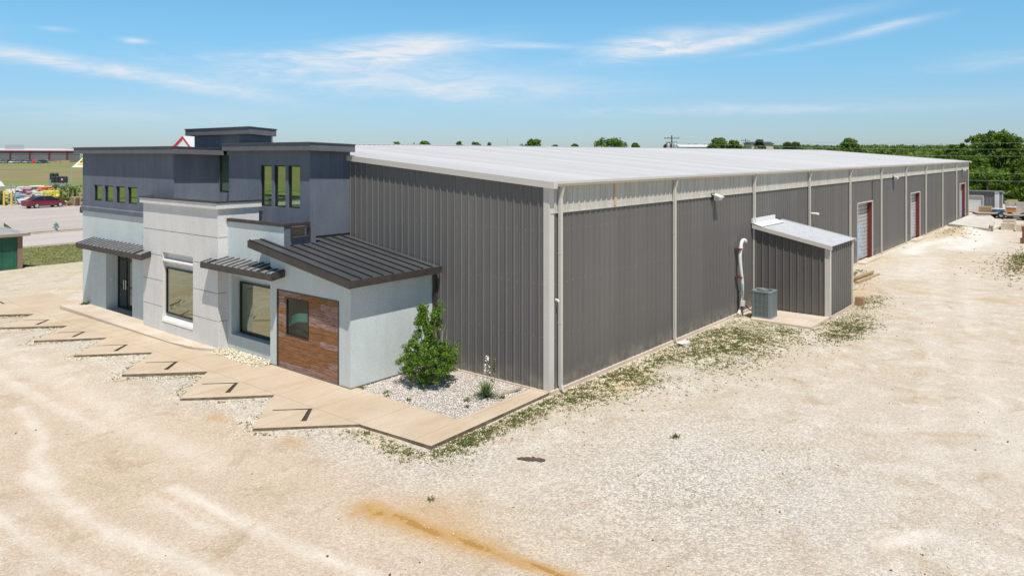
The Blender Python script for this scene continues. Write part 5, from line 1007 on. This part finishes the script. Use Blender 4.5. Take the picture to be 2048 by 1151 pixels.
for k, (px, d_, n_) in enumerate(((141, 98, 4), (156, 98, 8))):
    q = LT(px, d_); o = empty('pallet_stack', ['low wooden pallet stack before the nursery plants', 'taller wooden pallet stack against the office corner'][k], 'pallets', (q[0], q[1], 0), 'pallets in the garden yard'); pallet(o, q[0], q[1], -.05, n_, 1.5)
# pyramid tent with a yellow sign
q = LT(187, 108); tn = empty('canopy_tent', 'white peaked canopy tent with a yellow corner panel, half hidden by the office', 'tent', (q[0], q[1], 0)); a_ = np.array([Rv[0], Rv[1]]) * 2.0; c2 = np.array([Fv[0], Fv[1]]) * 2.0
cr = [q - a_ - c2, q + a_ - c2, q + a_ + c2, q - a_ + c2]; ze, zp = 4.85, 7.55
b = MB(); b.add([(*p_, ze) for p_ in cr] + [(*q, zp)], [(0, 1, 4), (1, 2, 4), (2, 3, 4), (3, 0, 4)]); b.build('canopy', M['whitepl'], tn)
f0, f1, pk = Vector((*cr[0], ze)), Vector((*cr[1], ze)), Vector((*q, zp)); n_ = Vector((-Fv[0], -Fv[1], .5)) * .04
y0v = f0.lerp(f1, .1); b = MB(); b.add([y0v.lerp(pk, .12) + n_, f0.lerp(f1, .8).lerp(pk, .12) + n_, y0v.lerp(pk, .78) + n_], [(0, 1, 2)]); b.build('yellow_panel', M['yellow'], tn)
b = MB(); s0 = y0v.lerp(pk, .25) + n_ * 2; e1 = (f1 - f0).normalized(); e3 = (pk - y0v).normalized()
for (u0, v0, u1, v1) in ((.1, .0, .2, .55), (.2, .0, .5, .12), (.2, .43, .5, .55)): b.add([s0 + e1 * u0 + e3 * v0, s0 + e1 * u1 + e3 * v0, s0 + e1 * u1 + e3 * v1, s0 + e1 * u0 + e3 * v1], [(0, 1, 2, 3)])
b.build('lettering', M['black'], tn)
for p_ in cr: MB().tube([(*p_, -.05), (*p_, ze)], .05, 6).build('leg', M['galv'], tn)
# shop with a red edged gable behind the office
q = LT(367, 130); st_ = empty('shop_gable', 'white shop front with a red edged gable rising behind the charcoal roofs', 'shop', (q[0], q[1], 0)); a3 = Vector((*Rv, 0)); f3 = Vector((*Fv, 0)); o3 = Vector((*q, 0))
lw, rw, ez, pz = -2.9, 1.0, 6.6, 9.9; ctr = -.15
tri_ = [o3 + a3 * (ctr - 2.35) + Vector((0, 0, 7.4)), o3 + a3 * (ctr + 1.85) + Vector((0, 0, 7.4)), o3 + a3 * ctr + Vector((0, 0, pz))]
b = MB(); b.add(tri_ + [p_ + f3 * 5 + a3 * 1.2 for p_ in tri_], [(0, 1, 2), (5, 4, 3), (1, 4, 5, 2), (0, 2, 5, 3)]); b.prism([o3 + a3 * (ctr - 2), o3 + a3 * (ctr + 2), o3 + a3 * (ctr + 2) + f3 * 5, o3 + a3 * (ctr - 2) + f3 * 5], (0, 0, 0), (0, 0, 7.4)); b.build('gable_wall', M['whitemet'], st_)
b = MB()
for (p0, p1, w_) in ((tri_[0], tri_[2], .42), (tri_[2], tri_[1], .22)):
    dn = Vector((0, 0, -w_ * 1.35)); e_ = -f3 * .12; b.add([p0 + e_, p1 + e_, p1 + e_ + dn, p0 + e_ + dn, p0 + f3 * .01, p1 + f3 * .01], [(0, 1, 2, 3), (0, 4, 5, 1)])
b.build('gable_trim', M['red'], st_)
b = MB().slab([tuple(o3 + a3 * -14 + f3 * 1 + Vector((0, 0, 5.2))), tuple(o3 + a3 * 30 + f3 * 1 + Vector((0, 0, 5.2))), tuple(o3 + a3 * 30 + f3 * 25 + Vector((0, 0, 6.2))), tuple(o3 + a3 * -9 + f3 * 25 + Vector((0, 0, 6.2)))], .3)
# long red trimmed warehouse on the rise at the far left
d0 = 300; fw_ = empty('far_warehouse', 'distant long grey warehouse with red columns and a white roof at the left horizon', 'warehouse', (*LT(60, d0), 3.2))
def fp(px, dz, dd__=0): q = LT(px, d0 + dd__); return (q[0], q[1], dz)
b = MB(); b.add([fp(-150, 2.8), fp(160, 2.8), fp(160, 8.1), fp(-150, 8.4), fp(-150, 2.8, 40), fp(160, 2.8, 40), fp(160, 8.1, 40), fp(-150, 8.4, 40)], [(0, 1, 2, 3), (1, 5, 6, 2)]); b.build('wall', mat('far_cladding', (.13, .125, .135), .6, 0, (.17, .16, .165), .15), fw_)
b = MB(); b.add([fp(-150, 8.45, -.5), fp(158, 8.15, -.5), fp(130, 9.0, 35), fp(-150, 9.6, 35), fp(-150, 8.15, -.5), fp(158, 7.9, -.5)], [(0, 1, 2, 3), (4, 5, 1, 0)]); b.build('roof', mat('far_roof', (.62, .58, .58), .5), fw_)
b = MB(); b.add([fp(-150, 8.2, -.7), fp(160, 7.95, -.7), fp(160, 7.75, -.7), fp(-150, 8.0, -.7)], [(0, 1, 2, 3)]); b.build('eave_trim', M['red'], fw_)
for px in (-17, 20, 59, 98, 134): c_ = fp(px, 0, -.4); MB().box(c_[0] - .18, c_[0] + .18, c_[1] - .18, c_[1] + .18, 2.8, 8.1).build('column', M['redox'], fw_)
b = MB(); b.add([fp(10, 9.0, 18), fp(48, 9.0, 18), fp(48, 10.6, 18), fp(10, 10.6, 18), fp(10, 9, 24), fp(48, 9, 24), fp(48, 10.6, 24), fp(10, 10.6, 24)], [(0, 1, 2, 3), (1, 5, 6, 2), (3, 2, 6, 7), (0, 3, 7, 4)]); b.build('roof_unit', M['galv'], fw_)
cc = [((.42, .43, .45), 'silver'), ((.08, .09, .11), 'black'), ((.5, .5, .5), 'white'), ((.16, .2, .28), 'blue'), ((.3, .31, .33), 'grey')]
labs = ['cut by the left picture edge', 'first whole one from the left edge', 'under the second red column', 'between two red columns', 'beside the red and white marker', 'right of the red and white marker', 'before the third red column', 'next to the timber stacks']
for k, px in enumerate((2, 16, 29, 43, 57, 72, 84, 95)):
    q = LT(px, 268 + (k % 2) * 4); c_, nm = cc[k % 5]; make_car(q[0], q[1], YAW + (.1 if k % 2 else 3.1), mat('car_paint_' + nm, c_, .3), f'distant {nm} car by the far warehouse, {labs[k]}', 'cars before the far warehouse', L=4.4)
for k, (px, w_) in enumerate(((108, 2.2), (118, 2.0), (130, 2.6))):
    q = LT(px, 262); z = float(terr(*q)); o = MB().box(q[0] - w_ / 2, q[0] + w_ / 2, q[1] - .5, q[1] + .5, z, z + .9 + .2 * k).build('timber_stack', M['wood']); tag(o, ['left of three distant timber stacks before the far warehouse', 'middle of three distant timber stacks before the far warehouse', 'tallest distant timber stack before the far warehouse'][k], 'timber', 'timber stacks before the far warehouse')
q = LT(67, 266); z = float(terr(*q)); b = MB(); b.lathe([(.5, 0), (.5, .7), (.2, 1.6), (.2, 2.2)], (q[0], q[1], z), 10); tag(b.build('marker_cone', M['red']), 'distant red marker before the far warehouse', 'marker')
# distant roofs beyond the warehouse
for k, (px, dd__, w_, z, l) in enumerate(((1400, 215, 11, 8.75, 'low white barn roof right of the utility pole beyond the warehouse'), (1525, 240, 7, 10.0, 'small dark roofed building on the skyline right of the white barn'), (1934, 132, 1.3, 5.6, 'pale little hut roof among the trees above the far end of the warehouse'))):
    q = LT(px, dd__); o = empty('distant_building', l, 'building', (q[0], q[1], 0)); a3 = Vector((*Rv, 0)); f3 = Vector((*Fv, 0)); c_ = Vector((*q, 0))
    b = MB(); b.prism([c_ - a3 * w_ / 2, c_ + a3 * w_ / 2, c_ + a3 * w_ / 2 + f3 * 8, c_ - a3 * w_ / 2 + f3 * 8], (0, 0, 0), (0, 0, z)); b.build('wall', M['concpale'], o)
    b = MB(); up = Vector((0, 0, z)); b.prism([c_ - a3 * w_ * .55 - f3 * .4 + up, c_ - a3 * w_ * .55 + f3 * 8.4 + up, c_ - a3 * w_ * .55 + f3 * 4 + up + Vector((0, 0, .7))], (0, 0, 0), tuple(a3 * w_ * 1.1)); b.build('roof', M['whitemet'] if k != 1 else M['seam'], o)
